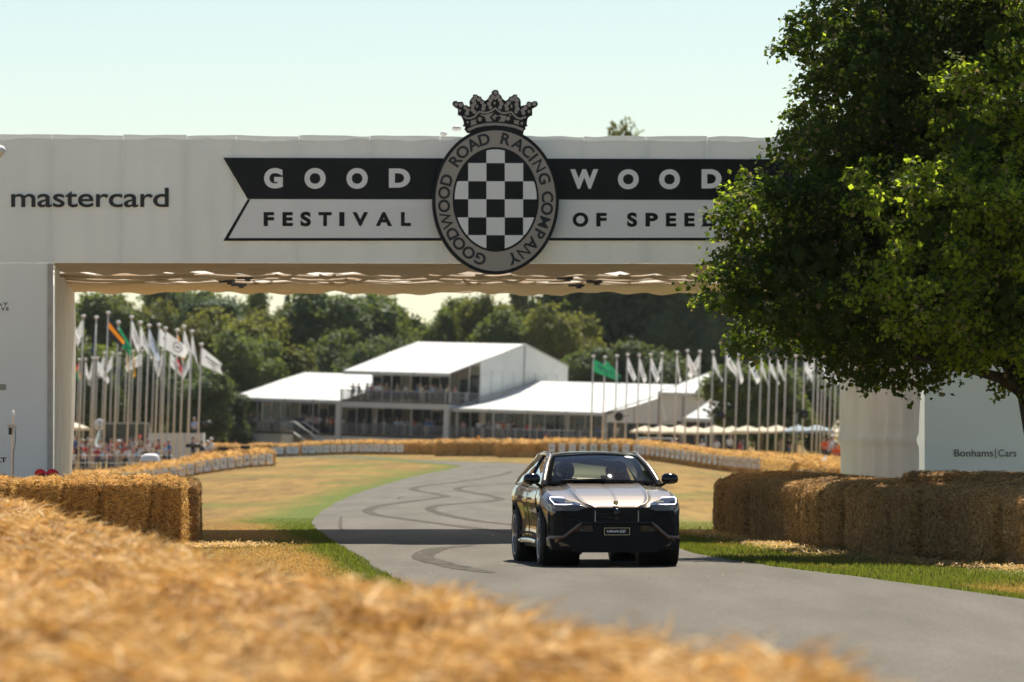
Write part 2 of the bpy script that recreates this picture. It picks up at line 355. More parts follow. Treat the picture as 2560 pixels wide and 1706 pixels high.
# ---------------------------------------------------------------- the fabric clad bridge over the road
def text_poly(s, bold=0.0, spacing=1.0):
    """glyph outlines of the built-in font as (verts, faces, bbox)"""
    cu = bpy.data.curves.new('t', 'FONT'); cu.body = s; cu.size = 1.0; cu.offset = bold; cu.space_character = spacing
    cu.fill_mode = 'BOTH' if hasattr(cu, 'fill_mode') and False else cu.fill_mode
    ob = bpy.data.objects.new('t', cu); sc.collection.objects.link(ob)
    dg = bpy.context.evaluated_depsgraph_get(); dg.update()
    me = bpy.data.meshes.new_from_object(ob.evaluated_get(dg))
    vs = [tuple(v.co[:2]) for v in me.vertices]; fs = [tuple(p.vertices) for p in me.polygons]
    bpy.data.objects.remove(ob); bpy.data.curves.remove(cu); bpy.data.meshes.remove(me)
    xs_ = [v[0] for v in vs]; ys_ = [v[1] for v in vs]
    return vs, fs, (min(xs_), max(xs_), min(ys_), max(ys_))
def text_in(mb, s, x0, x1, z0, z1, fr, bold=0.0, mi=0, spacing=1.0):
    vs, fs, (a, b, c, d) = text_poly(s, bold, spacing)
    mb.add([fr(x0+(x-a)/(b-a)*(x1-x0), z0+(y-c)/(d-c)*(z1-z0)) for x, y in vs], fs, mi)
DG = 102.0; PHI = R(3.0); OG = Vector(((1221-CX)/F*DG, DG, 0))
e1 = Vector((math.cos(PHI), math.sin(PHI), 0)); e2 = Vector((-math.sin(PHI), math.cos(PHI), 0))
def FGd(px, py, dep=0.0):                              # pixel -> (along face, height) on the plane dep behind the face
    r = ray(px, py); o = OG + e2*dep; c0 = Vector((0,0,CAMH))
    t = (o-c0).dot(e2)/r.dot(e2); p = c0 + r*t
    return (p-o).dot(e1), p.z
DEP = 13.4
gate = empty('race_bridge', OG, PHI)
tag(gate, 'long white fabric clad bridge spanning the road with black banner lettering and crest', 'bridge')
aL, zB = FGd(133, 657); aR, _ = FGd(2310, 657); _, zT = FGd(1280, 342)
aL0 = aL - 6.0; aR0 = aR + 7.0
def panel(name, a0, a1, z0, z1, nu, nv, mat, amp=.012, seed=0, dep=0.0, topwob=0.0):
    def fn(u, v):
        a = a0+(a1-a0)*u; z = z0+(z1-z0)*v
        e = math.sin(math.pi*u)**.5 if 0 < u < 1 else 0
        d = dep + amp*(float(fbm(a*2.2+seed, z*.45, 5+seed)) - .5)*2*e + (.008*math.sin(a*17+z*1.5)*max(0, 1-abs(v-.5)*1.2)*e if amp > .02 else 0) - .02*e*math.sin(math.pi*v)
        if v == 1 and topwob: z += topwob*(float(vnoise(a*3.1, seed, 2))-.3)
        return (a, d, z)
    return MB().grid(fn, nu, nv).build(name, mat, gate)
seams = [FGd(x, 500)[0] for x in (131,308,467,590,748,925,1100,1280,1460,1615,1768,1930,2090,2250)]
seams = [aL0, aL0+2.2] + [FGd(-100,500)[0]] + seams + [aR, aR+1.6, aR+3.4, aR0]
seams = sorted(set(round(s, 4) for s in seams))
for i in range(len(seams)-1):
    panel('fascia_panel', seams[i]+.002, seams[i+1]-.002, zB, zT, 14, 16, M['fabric'], .045, i, topwob=.035)
# strip behind the seams so that joints read as recessed lines
for s_ in seams[1:-1]: MB().quad((s_-.05,.05,zB+.02),(s_+.05,.05,zB+.02),(s_+.05,.05,zT-.05),(s_-.05,.05,zT-.05)).build('seam_strip', M['fabric'], gate)
lp = [aL0, aL0+1.5, aL-1.55, aL-.002]
for i in range(3): panel('pillar_panel', lp[i]+.004, lp[i+1]-.004, .0, zB-.015, 6, 14, M['fabric'], .03, 40+i)
rp = [aR+.002, aR+2.0, aR+4.2, aR0]
for i in range(3): panel('pillar_panel', rp[i]+.004, rp[i+1]-.004, .0, zB-.015, 6, 14, M['fabric'], .02, 50+i)
# keder rail at the corner of the left pillar and hem along the top
MB().box((aL-.05,-.012,zB/2), (.10,.05,zB-.04)).build('corner_rail', M['steel'], gate)
hem = 0 and [(aL0+(aR0-aL0)*k/90, -.02, zT+.012+.03*float(vnoise(k*.8,3,9))) for k in range(91)]

# linings inside the opening
def left_lin(u, v):
    z = zB*v; d = DEP*u; b = math.sin(math.pi*min(1, u*1.0))*.0 + .10*math.sin(math.pi*v)**.8*u + .06*math.sin(u*40)*.25
    return (aL + .012 + b*.9 + .02*math.sin(u*25+v*2) - .12*(1-v)*u, d, z)
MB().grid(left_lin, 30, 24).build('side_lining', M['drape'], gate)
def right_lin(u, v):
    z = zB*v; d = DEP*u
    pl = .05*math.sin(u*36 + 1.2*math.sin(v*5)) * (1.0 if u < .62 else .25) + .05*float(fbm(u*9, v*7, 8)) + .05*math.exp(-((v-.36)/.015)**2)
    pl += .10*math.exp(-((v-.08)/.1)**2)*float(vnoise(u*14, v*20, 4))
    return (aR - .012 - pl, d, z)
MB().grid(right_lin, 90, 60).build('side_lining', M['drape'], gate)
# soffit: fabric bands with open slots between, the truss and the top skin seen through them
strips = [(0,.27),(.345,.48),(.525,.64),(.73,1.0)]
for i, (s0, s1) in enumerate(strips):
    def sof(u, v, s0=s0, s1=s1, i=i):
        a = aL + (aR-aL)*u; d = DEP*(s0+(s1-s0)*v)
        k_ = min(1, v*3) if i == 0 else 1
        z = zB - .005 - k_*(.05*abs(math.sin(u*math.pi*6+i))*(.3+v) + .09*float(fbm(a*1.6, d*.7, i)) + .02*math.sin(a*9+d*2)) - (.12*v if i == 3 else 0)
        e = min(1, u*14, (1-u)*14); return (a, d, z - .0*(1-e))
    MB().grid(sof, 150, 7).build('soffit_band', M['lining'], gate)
slots = [(.26,.355),(.475,.53),(.635,.74)]
for i, (s0, s1) in enumerate(slots):
    a = aL - .1
    k = 0
    while a < aR:
        w = random.uniform(.12, .7) if k % 2 == 0 else random.uniform(.4, 2.4)
        if k == 0: w = 2.6 - .5*i
        if k % 2 == 0:
            b = min(aR+.1, a+w)
            MB().grid(lambda u, v: (a+(b-a)*u, DEP*(s0+(s1-s0)*v), zB-.09-.05*math.sin(math.pi*u)-.03*v), 6, 3).build('soffit_strap', M['lining'], gate)
        a += w; k += 1
for k in range(9):                                      # clamps on the soffit
    a = aL + 3.6 + (k//3)*6.3 + random.uniform(-.5,.5); d = DEP*(.31, .5, .69)[k % 3]
    m = MB().box((a, d, zB-.15), (.30,.18,.06)); m.box((a+.05, d, zB-.19), (.10,.3,.05)); m.build('truss_clamp', M['black'], gate)
for k, d in enumerate((.1,.31,.5,.69,.9)):
    for zz in (zB+.25, zT-.25): MB().tube([(aL0+.2, DEP*d, zz), (aR0-.2, DEP*d, zz)], .045, 6).build('truss_chord', M['steel'], gate)
for d in (.30,.325,.50,.66,.70): MB().tube([(aL+(aR-aL)*k/40, DEP*d, zB-.115+.02*math.sin(k*1.7+d*30)) for k in range(41)], .022, 5).build('soffit_rib', M['lining'], gate)
for k in range(16):
    a = aL0 + 1 + k*(aR0-aL0-2)/15
    MB().tube([(a, DEP*.1, zB+.25), (a, DEP*.9, zB+.25)], .04, 6).build('truss_brace', M['steel'], gate)
MB().grid(lambda u, v: (aL0+(aR0-aL0)*u, .03+(DEP-.03)*v, zT-.01+.03*math.sin(math.pi*v)), 40, 6).build('top_skin', M['topskin'], gate)
MB().quad((aL0,DEP,zB-.05),(aR0,DEP,zB-.05),(aR0,DEP,zT),(aL0,DEP,zT)).build('rear_fascia', M['topskin'], gate)
for x0, x1 in ((aL0, aL-.02), (aR+.02, aR0)):
    MB().quad((x0,DEP,0),(x1,DEP,0),(x1,DEP,zB-.05),(x0,DEP,zB-.05)).build('rear_pillar_panel', M['fabric'], gate)
for x0 in (aL0, aR0): MB().quad((x0,0,0),(x0,DEP,0),(x0,DEP,zT),(x0,0,zT)).build('end_panel', M['fabric'], gate)
# banner
fp = lambda d: (lambda x, y: (FGd(x, y)[0], -d, FGd(x, y)[1]))
def pix_prism(name, pts, d0, d1, mat, parent=None):
    mb = MB(); n = len(pts)
    mb.add([fp(d1)(*p) for p in pts] + [fp(d0)(*p) for p in pts], [tuple(range(n))] + [(i, i+n, (i+1)%n+n, (i+1)%n) for i in range(n)])
    return mb.build(name, mat, parent or gate)
XE = 2000
pix_prism('banner_black', [(558,395),(XE,399),(XE,501),(619,498)], .03, .062, M['black_print'])
ban = pix_prism('banner_white', [(619,499),(XE,502),(XE,602),(558,603)], .03, .056, M['white_print'])
m = MB()
for pts in ([(619,499),(626,499),(571,597),(558,603)], [(558,603),(571,596),(XE,595),(XE,602)]):
    m.add([fp(.060)(*p) for p in pts], [(0,1,2,3)])
m.build('outline', M['black_print'], ban)
letters = [('G',660,707,421,472),('O',761,814,421,473),('O',866,919,421,473),('D',972,1025,422,470),
           ('W',1425,1495,424,473),('O',1544,1596,424,474),('O',1647,1699,424,474),('D',1753,1803,424,472)]
for ch, x0, x1, y0, y1 in letters:
    m = MB(); text_in(m, ch, x0, x1, y1, y0, fp(.068), bold=.055); m.build('letter', M['white_print'], gate)
letters = [('F',659,685,531,566),('E',706,732,531,566),('S',751,777,530,567),('T',796,829,531,566),('I',848,861,531,566),('V',881,920,531,566),('A',939,980,531,566),('L',1002,1027,531,566),
           ('O',1431,1470,532,568),('F',1490,1516,533,567),('S',1567,1592,532,568),('P',1613,1644,533,567),('E',1664,1690,533,567),('E',1710,1736,533,567),('D',1756,1793,533,567)]
for ch, x0, x1, y0, y1 in letters:
    m = MB(); text_in(m, ch, x0, x1, y1, y0, fp(.062), bold=.045); m.build('letter', M['black_print'], gate)
def word(s, x0, x1, y0, y1, mat=None, bold=.0, spacing=1.0, d=.045):
    m = MB(); text_in(m, s, x0, x1, y1, y0, fp(d), bold=bold, spacing=spacing); m.build('lettering', mat or M['print_ink'], gate)
word('mastercard', 28, 422, 470, 519, bold=.012, spacing=.98, d=.05)
word('RAY', -22, 21, 756, 766, bold=.0); word('VE', 3, 22, 769, 777, bold=.025, spacing=1.5); word('LT', -9, 17, 1144, 1156, bold=.03)
for k in range(3): pix_prism('stripe', [(-50,962+k*5),(15,962+k*5),(15,964.5+k*5),(-50,964.5+k*5)], .036, .05, M['print_ink'])
word('Bonhams', 2385, 2482, 1124, 1142, bold=.004); word('Cars', 2495, 2540, 1124, 1142, bold=.004)
pix_prism('divider', [(2487.5,1122),(2489,1122),(2489,1146),(2487.5,1146)], .03, .05, M['print_ink'])
# ---- the crest: a part of the bridge with its own pieces
ca, cz = FGd(1237, 504)
sx_ = 102.0/F
def cr(d): return lambda x, y: (ca + (x-1237)*sx_, -d, cz - (y-504)*sx_)      # pixels around the crest centre
def ell(cx, cy, rx, ry, n=72): return [(cx+rx*math.cos(2*math.pi*k/n), cy+ry*math.sin(2*math.pi*k/n)) for k in range(n)]
def cpoly(name, pts, d0, d1, mat, parent):
    mb = MB(); n = len(pts)
    mb.add([cr(d1)(*p) for p in pts] + [cr(d0)(*p) for p in pts], [tuple(range(n))] + [(i, i+n, (i+1)%n+n, (i+1)%n) for i in range(n)])
    return mb.build(name, mat, parent)
crest = cpoly('crest', ell(1237,504,158,184), .05, .32, M['black_print'], gate)
cpoly('ring', ell(1237,504,150,175.5), .32, .325, M['taupe'], crest)
cpoly('inner_field', ell(1237,501,107.6,130.5), .325, .330, M['black_print'], crest)
irx, iry = 102.5, 125.0
colx = [1113,1168.4,1213.7,1259.6,1305.5,1361]; rowy = [371,410.3,455.6,500.5,545.8,590.1,640]
for r_ in range(6):
    for c_ in range(5):
        white = (c_ % 2 == 0) if r_ % 2 == 0 else (c_ % 2 == 1)
        if not white: continue
        x0, x1, y0, y1 = colx[c_], colx[c_+1], rowy[r_], rowy[r_+1]
        pts = []
        ins = lambda x, y: ((x-1237)/irx)**2 + ((y-501)/iry)**2 <= 1
        N_ = 14; outl = [(x0+(x1-x0)*k/N_, y0) for k in range(N_)] + [(x1, y0+(y1-y0)*k/N_) for k in range(N_)] + [(x1-(x1-x0)*k/N_, y1) for k in range(N_)] + [(x0, y1-(y1-y0)*k/N_) for k in range(N_)]
        cxm = min(max((x0+x1)/2, 1237-70), 1237+70); cym = (y0+y1)/2
        if not any(ins(*p) for p in outl): continue
        # clip the square to the ellipse by pulling outside points towards an inside anchor
        anchor = max(outl, key=lambda p: -(((p[0]-1237)/irx)**2 + ((p[1]-501)/iry)**2))
        anchor = ((anchor[0]*.9+cxm*.1), (anchor[1]*.9+cym*.1))
        if not ins(*anchor): anchor = min(outl, key=lambda p: ((p[0]-1237)/irx)**2 + ((p[1]-501)/iry)**2)
        for p in outl:
            if ins(*p): pts.append(p); continue
            lo, hi = 0.0, 1.0
            for _ in range(24):
                t = (lo+hi)/2; q = (anchor[0]+(p[0]-anchor[0])*t, anchor[1]+(p[1]-anchor[1])*t)
                if ins(*q): lo = t
                else: hi = t
            pts.append((anchor[0]+(p[0]-anchor[0])*lo, anchor[1]+(p[1]-anchor[1])*lo))
        cpoly('check_square', pts, .330, .334, M['white_print'], crest)
def ring_text(s, angs):                                 # letters upright on the ring, angles clockwise from the top
    for ch, an in zip(s, angs):
        t = R(an); rx, ry = 129.5, 154.5
        px_, py_ = 1237+rx*math.sin(t), 502-ry*math.cos(t)
        nx_, ny_ = math.sin(t)/rx, -math.cos(t)/ry; l = math.hypot(nx_, ny_); nx_, ny_ = nx_/l, ny_/l
        tx, ty = -ny_, nx_
        vs, fs, (a, b, c, d) = text_poly(ch, .010 if ch in 'MNW' else .030); hh_ = 29.0; k = hh_/(.72)
        w2 = (a+b)/2; mb = MB()
        mb.add([cr(.330)(px_+tx*(x-w2)*k+nx_*(y-(c+d)/2)*k*.98, py_+ty*(x-w2)*k+ny_*(y-(c+d)/2)*k*.98) for x, y in vs], fs)
        mb.build('crest_letter', M['print_ink'], crest)
def angs_at(pts):                                       # crop pixels -> angle
    out = []
    for x, y in pts:
        X_, Y_ = 1060+x*.3189, 210+y*.3189
        out.append(math.degrees(math.atan2((X_-1237)/129.5, (502-Y_)/154.5)))
    return out
ring_text('GOODWOOD', angs_at([(435,1375),(345,1325),(268,1258),(215,1178),(165,1080),(143,965),(145,860),(163,758)]))
ring_text('ROAD', angs_at([(240,607),(295,540),(378,487),(465,445)]))
ring_text('RACING', angs_at([(635,443),(730,487),(805,535),(850,583),(895,648),(940,745)]))
ring_text('COMPANY', angs_at([(965,890),(962,985),(945,1095),(905,1190),(845,1265),(775,1325),(697,1378)]))
# crown above the crest
def zc_(p): return (1100+p[0]*270/2353, 215+p[1]*270/2353)
sil = [(580,1040),(520,960),(540,905),(475,885),(510,850),(500,780),(465,700),(440,670),(378,650),(380,520),(290,465),(255,410),(275,360),(330,345),(385,375),(450,362),(490,385),(505,440),(560,440),(615,475),(640,450),(630,350),(665,290),(710,250),(705,212),(770,205),(830,245),(880,255),(890,300),(960,345),(1030,300),(1075,215),(1115,195),(1115,140),(1150,110),(1190,103),(1235,112),(1262,150),(1262,195),(1305,220),(1345,300),(1410,345),(1480,300),(1495,255),(1545,245),(1590,203),(1665,208),(1665,250),(1715,290),(1742,350),(1745,460),(1800,440),(1865,430),(1880,370),(1920,355),(1975,375),(2030,345),(2090,355),(2118,410),(2095,460),(1990,515),(1995,655),(1940,675),(1890,730),(1870,850),(1893,885),(1840,905),(1850,955),(1805,1000),(1800,1060)]
crown = cpoly('crown', [zc_(p) for p in sil], .10, .30, M['black_print'], gate)
def blob(x, y, rx, ry=None): cpoly('crown_pearl', ell(*zc_((x,y)), rx*.1147, (ry or rx)*.1147, 12), .30, .305, M['taupe'], crown)
for x, y, r_ in [(335,425,40),(435,440,46),(535,500,42),(590,550,42),(570,620,46),(415,560,30),(755,270,42),(715,340,46),(735,400,42),(695,460,46),(690,540,44),(735,590,42),(830,320,44),(900,380,42),(940,455,46),(925,520,46),(1190,170,44),(1130,260,46),(1240,260,46),(1085,330,44),(1050,410,46),(1080,490,42),(1290,330,46),(1320,410,46),(1290,490,44),(1180,290,36),(1625,270,46),(1660,340,46),(1650,430,46),(1665,520,52),(1640,580,40),(1545,310,44),(1475,390,46),(1425,450,44),(1440,520,46),(1600,310,40),(2035,410,42),(1925,430,46),(1840,500,44),(1785,550,44),(1800,610,44),(1920,575,32)]:
    blob(x, y, r_)
for x, y, rx, ry in [(1172,395,24,32),(790,465,22,36),(1540,465,22,36),(850,745,44,50),(1460,730,50,44),(1510,655,22,18),(1765,835,28,38),(585,815,28,22)]: blob(x, y, rx, ry)
def cband(pts, w):
    n = len(pts); up = []; dn = []
    for i in range(n):
        a, b = pts[max(i-1,0)], pts[min(i+1,n-1)]; dx, dy = b[0]-a[0], b[1]-a[1]; l = math.hypot(dx,dy)
        up.append((pts[i][0]-dy/l*w, pts[i][1]+dx/l*w)); dn.append((pts[i][0]+dy/l*w, pts[i][1]-dx/l*w))
    for i in range(n-1): cpoly('crown_band', [zc_(up[i]), zc_(up[i+1]), zc_(dn[i+1]), zc_(dn[i])], .30, .305, M['taupe'], crown)
cband([(495,680),(560,725),(650,728),(740,690),(800,620),(840,580),(930,605),(1030,600),(1120,555),(1190,505),(1250,560),(1330,610),(1430,610),(1530,585),(1590,650),(1660,715),(1740,735),(1860,690)], 20)
cband([(590,985),(760,905),(970,862),(1190,850),(1400,865),(1620,905),(1790,975)], 28)
for pts in ([(830,640),(960,650),(1170,600),(1060,700),(1130,790),(990,800),(960,700)], [(1250,650),(1330,660),(1420,670),(1390,800),(1250,795),(1320,710)], [(1110,700),(1190,640),(1260,690),(1190,690),(1190,765)], [(640,790),(770,745),(760,800),(790,840),(640,890),(665,830)], [(1600,760),(1720,780),(1690,810),(1710,870),(1590,830)]):
    cpoly('crown_jewel', [zc_(p) for p in pts], .30, .306, M['taupe'], crown)
# the far side carries the same oval, its foot shows under the rear edge
rb = MB(); ra = FGd(1160, 571, DEP)
rb.add([(ra[0]+1.13*math.cos(2*math.pi*k/48), DEP+.15, ra[1]+1.32*math.sin(2*math.pi*k/48)) for k in range(48)], [tuple(range(48))])
rb.build('rear_crest_back', M['lining'], gate)
# small lamps on the roof edge
for x in (1112, 1142, 1148):
    a, z = FGd(x, 338); MB().lathe([(.02,0),(.05,.01),(.07,.05),(.05,.09),(.0,.10)], 10, 'Z', (a, .5, zT+.02 + (.1 if x > 1130 else 0))).build('roof_lamp', M['white'], gate)
# ---------------------------------------------------------------- straw bales
def bale_mesh(name, Lx_, Wy, Hz, res, nstraw, slen, sw, seed, dome=.10, rough=.05, pexp=15.0, mats=None, fuzz=1.0, dark=.3):
    g = np.random.default_rng(seed); nx_, ny_, nz_ = res
    Vs = []; Fs = []; base = 0
    def face(nu, nv, f):
        nonlocal base
        u, v = np.meshgrid(np.linspace(-1,1,nu+1), np.linspace(-1,1,nv+1)); p = f(u.ravel(), v.ravel())
        i, j = np.meshgrid(np.arange(nu), np.arange(nv)); q = (j*(nu+1)+i).ravel() + base
        Vs.append(p); Fs.append(np.stack([q, q+1, q+nu+2, q+nu+1], 1)); base += len(p)
    o = lambda u: np.ones_like(u)
    face(nx_, nz_, lambda u,v: np.stack([u,-o(u),v],1)); face(nx_, nz_, lambda u,v: np.stack([-u,o(u),v],1))
    face(ny_, nz_, lambda u,v: np.stack([o(u),u,v],1)); face(ny_, nz_, lambda u,v: np.stack([-o(u),-u,v],1))
    face(nx_, ny_, lambda u,v: np.stack([u,v,o(u)],1)); face(nx_, ny_, lambda u,v: np.stack([u,-v,-o(u)],1))
    C = np.concatenate(Vs); Fa = np.concatenate(Fs)
    def shape(C):
        nrm = (np.abs(C)**pexp).sum(1)**(1/pexp); U = C/nrm[:,None]
        p = U*np.array([Lx_/2, Wy/2, Hz/2]); p[:,2] += Hz/2
        n = np.sign(U)*np.abs(U)**(pexp-1); n /= np.linalg.norm(n, axis=1)[:,None]+1e-9
        a = fbm(p[:,0]*4+seed, p[:,2]*3+p[:,1]*2.3, seed, 4)-.5
        b = fbm(p[:,0]*13+seed, p[:,2]*6+p[:,1]*11, seed+3, 3)-.5
        gr = np.exp(-((np.abs(((p[:,0]/.41+seed*.37) % 1)-.5))/.05)**2)*(np.abs(n[:,2])*.35+.75)
        d = rough*1.6*a + rough*.9*b - rough*.75*gr*(.4+vnoise(p[:,2]*4, p[:,0]*3, seed))
        p = p + n*d[:,None]
        top = np.clip((p[:,2]/Hz-.75)/.25, 0, 1)
        p[:,2] += top*dome*(np.clip(1-(p[:,1]/(Wy/2))**2, 0, 1)*.8 + (fbm(p[:,0]*2.5, p[:,1]*2.5, seed+9, 3)-.4)*.9)
        p[:,2] = np.maximum(p[:,2], 0.002)
        return p, n
    Pv, Nn = shape(C)
    # loose straws lying over the surface, ends sticking out
    area = np.array([Lx_*Hz, Lx_*Hz, Wy*Hz, Wy*Hz, Lx_*Wy*1.4]); fi = g.choice(5, nstraw, p=area/area.sum())
    a, b = g.random(nstraw)*2-1, g.random(nstraw)*2-1; one = np.ones(nstraw)
    S = np.where((fi==0)[:,None], np.stack([a,-one,b],1), np.where((fi==1)[:,None], np.stack([a,one,b],1), np.where((fi==2)[:,None], np.stack([one,a,b],1), np.where((fi==3)[:,None], np.stack([-one,a,b],1), np.stack([a,b,one],1)))))
    sp, sn = shape(S)
    sp = np.where((sp[:,2] < .02)[:,None], sp+np.array([0,0,.03]), sp)
    rd = g.normal(size=(nstraw,3)); t = rd - (rd*sn).sum(1)[:,None]*sn
    t[:,2] *= np.where(fi==4, 1, .8); t /= np.linalg.norm(t,axis=1)[:,None]
    lift = np.abs(g.normal(size=nstraw))*.22*fuzz + .04; t = t + sn*lift[:,None]; t /= np.linalg.norm(t,axis=1)[:,None]
    ln = slen*(.35+g.random(nstraw)); wv = np.cross(t, g.normal(size=(nstraw,3))); wv /= np.linalg.norm(wv,axis=1)[:,None]; wv *= (sw*(.6+.8*g.random(nstraw)))[:,None]/2
    e0 = sp - sn*.012; mid = sp + t*(ln*.55)[:,None] + sn*.006; e1_ = sp + t*ln[:,None] - np.array([0,0,1])*(.12*ln*g.random(nstraw))[:,None]
    SV = np.stack([e0-wv, e0+wv, mid+wv, mid-wv, e1_+wv*.6, e1_-wv*.6], 1).reshape(-1,3)
    k = np.arange(nstraw)*6 + len(Pv)
    SF = np.concatenate([np.stack([k,k+1,k+2,k+3],1), np.stack([k+3,k+2,k+4,k+5],1)])
    mi = np.concatenate([np.zeros(len(Fa)), np.tile(np.where(g.random(nstraw) < dark, 2, 1), 2)])
    me = np_mesh(name, np.concatenate([Pv,SV]), np.concatenate([Fa,SF]), mats or [M['straw'], M['strand'], M['strand_dark']], mi, smooth=False)
    return me
FORE = [bale_mesh('bale_fore%d' % k, 2.35, 1.32, 1.14, (30,18,12), 13000, .20, .0070, 60+k, dome=.13, rough=.14, fuzz=1.3, dark=.2, pexp=10., mats=[M['straw_fore'], M['strand_fore'], M['strand_dark']]) for k in range(3)]
MID = [bale_mesh('bale_mid%d' % k, 1.20, 2.2, 1.06, (26,20,24), 9000, .11, .0085, 20+k, dome=.05, rough=.075, fuzz=.7, dark=.34, mats=[M['straw_shaded'], M['strand_shaded'], M['strand_dark']], pexp=11.) for k in range(5)]
SLIM = [bale_mesh('bale_slim%d' % k, 0.68, 1.7, 1.08, (16,18,26), 10000, .10, .0095, 80+k, dome=.09, rough=.085, fuzz=1.5, dark=.26) for k in range(4)]
FAR = [bale_mesh('bale_far%d' % k, 2.4, 1.2, 1.02, (12,6,6), 700, .35, .035, 40+k, dome=.22, rough=.06, fuzz=.8, dark=.25) for k in range(4)]
LOW = [bale_mesh('bale_low%d' % k, 2.4, 1.3, .80, (12,6,6), 900, .32, .03, 50+k, dome=.30, rough=.06, fuzz=.8, dark=.25) for k in range(4)]
def bale(me, x, y, z, rz, label, group, sx=1.0, tilt=0.0, name='straw_bale'):
    o = link(name, me, None, (x, y, z), None); o.rotation_euler = (tilt, random.uniform(-.012,.012), rz); o.scale = (sx, 1, 1)
    return tag(o, label, 'straw bale', group)
# foreground row running past the camera, out of focus
edge = [(1.75,12.5),(1.22,17.0),(-.32,25.4),(-1.97,35.9),(-3.77,49.7),(-5.85,65.0),(-7.4,78)]
def walk(path, step, start=0.0):
    pts = [np.array(p, float) for p in path]; out = []; s = start
    L_ = [np.hypot(*(pts[i+1]-pts[i])) for i in range(len(pts)-1)]; tot = sum(L_)
    while s <= tot:
        r_ = s
        for i, l in enumerate(L_):
            if r_ <= l or i == len(L_)-1: break
            r_ -= l
        d = (pts[i+1]-pts[i])/L_[i]; out.append((pts[i]+d*r_, d)); s += step
    return out
for col, off in enumerate((.60, 1.98, 3.36)):
    lim = (99, 40, 26)[col]
    for k, (p, d) in enumerate(walk(edge, 2.56, 1.0+col*.7)):
        nrm = np.array([-d[1], d[0]]); c = p + nrm*off
        if c[1] > lim: continue
        if c[1] < 12: continue
        w = ('road side', 'middle', 'far left')[col]
        bale(FORE[(k+col) % 3], c[0], c[1], -.13+random.uniform(-.04,.03), math.atan2(d[1], d[0]) + (math.pi if k % 2 else 0), 'blurred straw bale in the foreground, %s column, %s away from the camera' % (w, ordn(k)), 'straw bales in the foreground row')
# left wall facing the camera beside the bridge pillar
xr = -5.52
for k in range(7):
    w = (.52,.78,.62,.72,.66,.70,.74)[k]; sxs = w/.68
    bale(SLIM[k % 4], xr - w/2, 95.9 + (.10,.0,.05,-.03,.10,.02,.08)[k], 0, (math.pi if k % 2 else 0) + random.uniform(-.03,.03), 'golden upright straw bale left of the road, %s from the road end of its wall' % ordn(k), 'straw bales left of the road', sx=sxs)
    xr -= w + .055
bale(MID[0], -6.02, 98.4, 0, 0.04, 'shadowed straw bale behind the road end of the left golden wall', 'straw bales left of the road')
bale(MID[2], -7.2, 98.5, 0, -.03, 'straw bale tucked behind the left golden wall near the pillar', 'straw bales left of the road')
# right wall along the road, in the tree's shade
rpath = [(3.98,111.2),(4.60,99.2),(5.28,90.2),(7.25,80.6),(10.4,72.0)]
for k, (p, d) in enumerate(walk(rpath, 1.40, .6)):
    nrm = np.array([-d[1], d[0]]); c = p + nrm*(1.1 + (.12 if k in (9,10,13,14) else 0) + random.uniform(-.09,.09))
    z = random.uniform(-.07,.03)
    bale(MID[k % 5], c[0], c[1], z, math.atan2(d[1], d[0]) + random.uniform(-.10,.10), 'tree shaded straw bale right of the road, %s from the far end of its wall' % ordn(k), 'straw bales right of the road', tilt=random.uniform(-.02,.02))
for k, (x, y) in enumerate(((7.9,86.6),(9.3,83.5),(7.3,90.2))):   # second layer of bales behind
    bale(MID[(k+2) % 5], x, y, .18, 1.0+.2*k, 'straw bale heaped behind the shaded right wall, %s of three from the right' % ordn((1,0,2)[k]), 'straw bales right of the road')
# ---- printed boards on the far walls
M['board'] = pm('board_white', (.66,.68,.66), (.72,.74,.72), scale=2, rough=.5)
M['mk_grey'] = pm('board_grey', (.22,.23,.24), rough=.6); M['mk_red'] = pm('board_red', (.45,.20,.16), rough=.6)
M['mk_tan'] = pm('board_tan', (.40,.31,.20), rough=.6); M['mk_dark'] = pm('board_dark', (.05,.05,.06), rough=.6); M['mk_green'] = pm('board_green', (.10,.24,.12), rough=.6)
def board(x, y, z, rz, w, hgt, label, group, marks):
    o = MB().box((0,0,0), (w,.02,hgt)).build('advertising_board', M['board'], None, (x, y, z), rz)
    o.rotation_euler = (random.uniform(-.05,.02), random.uniform(-.025,.025), rz); tag(o, label, 'sign', group)
    for mm, (cx_, cz_, mw, mh) in marks:
        MB().box((cx_*w, -.013, cz_*hgt), (mw*w, .006, mh*hgt)).build('printed_mark', M[mm], o)
def rmarks(i):
    c = ['mk_grey','mk_red','mk_tan','mk_dark','mk_grey','mk_tan'][i % 6]
    sets = [[(c,(0,0,.5,.16))], [(c,(-.22,0,.16,.36)),('mk_grey',(.12,0,.42,.12))], [(c,(0,.1,.55,.12)),('mk_grey',(0,-.12,.4,.08))], [(c,(0,.05,.30,.34))], [('mk_tan',(0,-.05,.5,.1)),(c,(0,.16,.2,.14))], [('mk_grey',(-.05,0,.6,.1))]]
    return sets[(i*5+i//4) % 6]
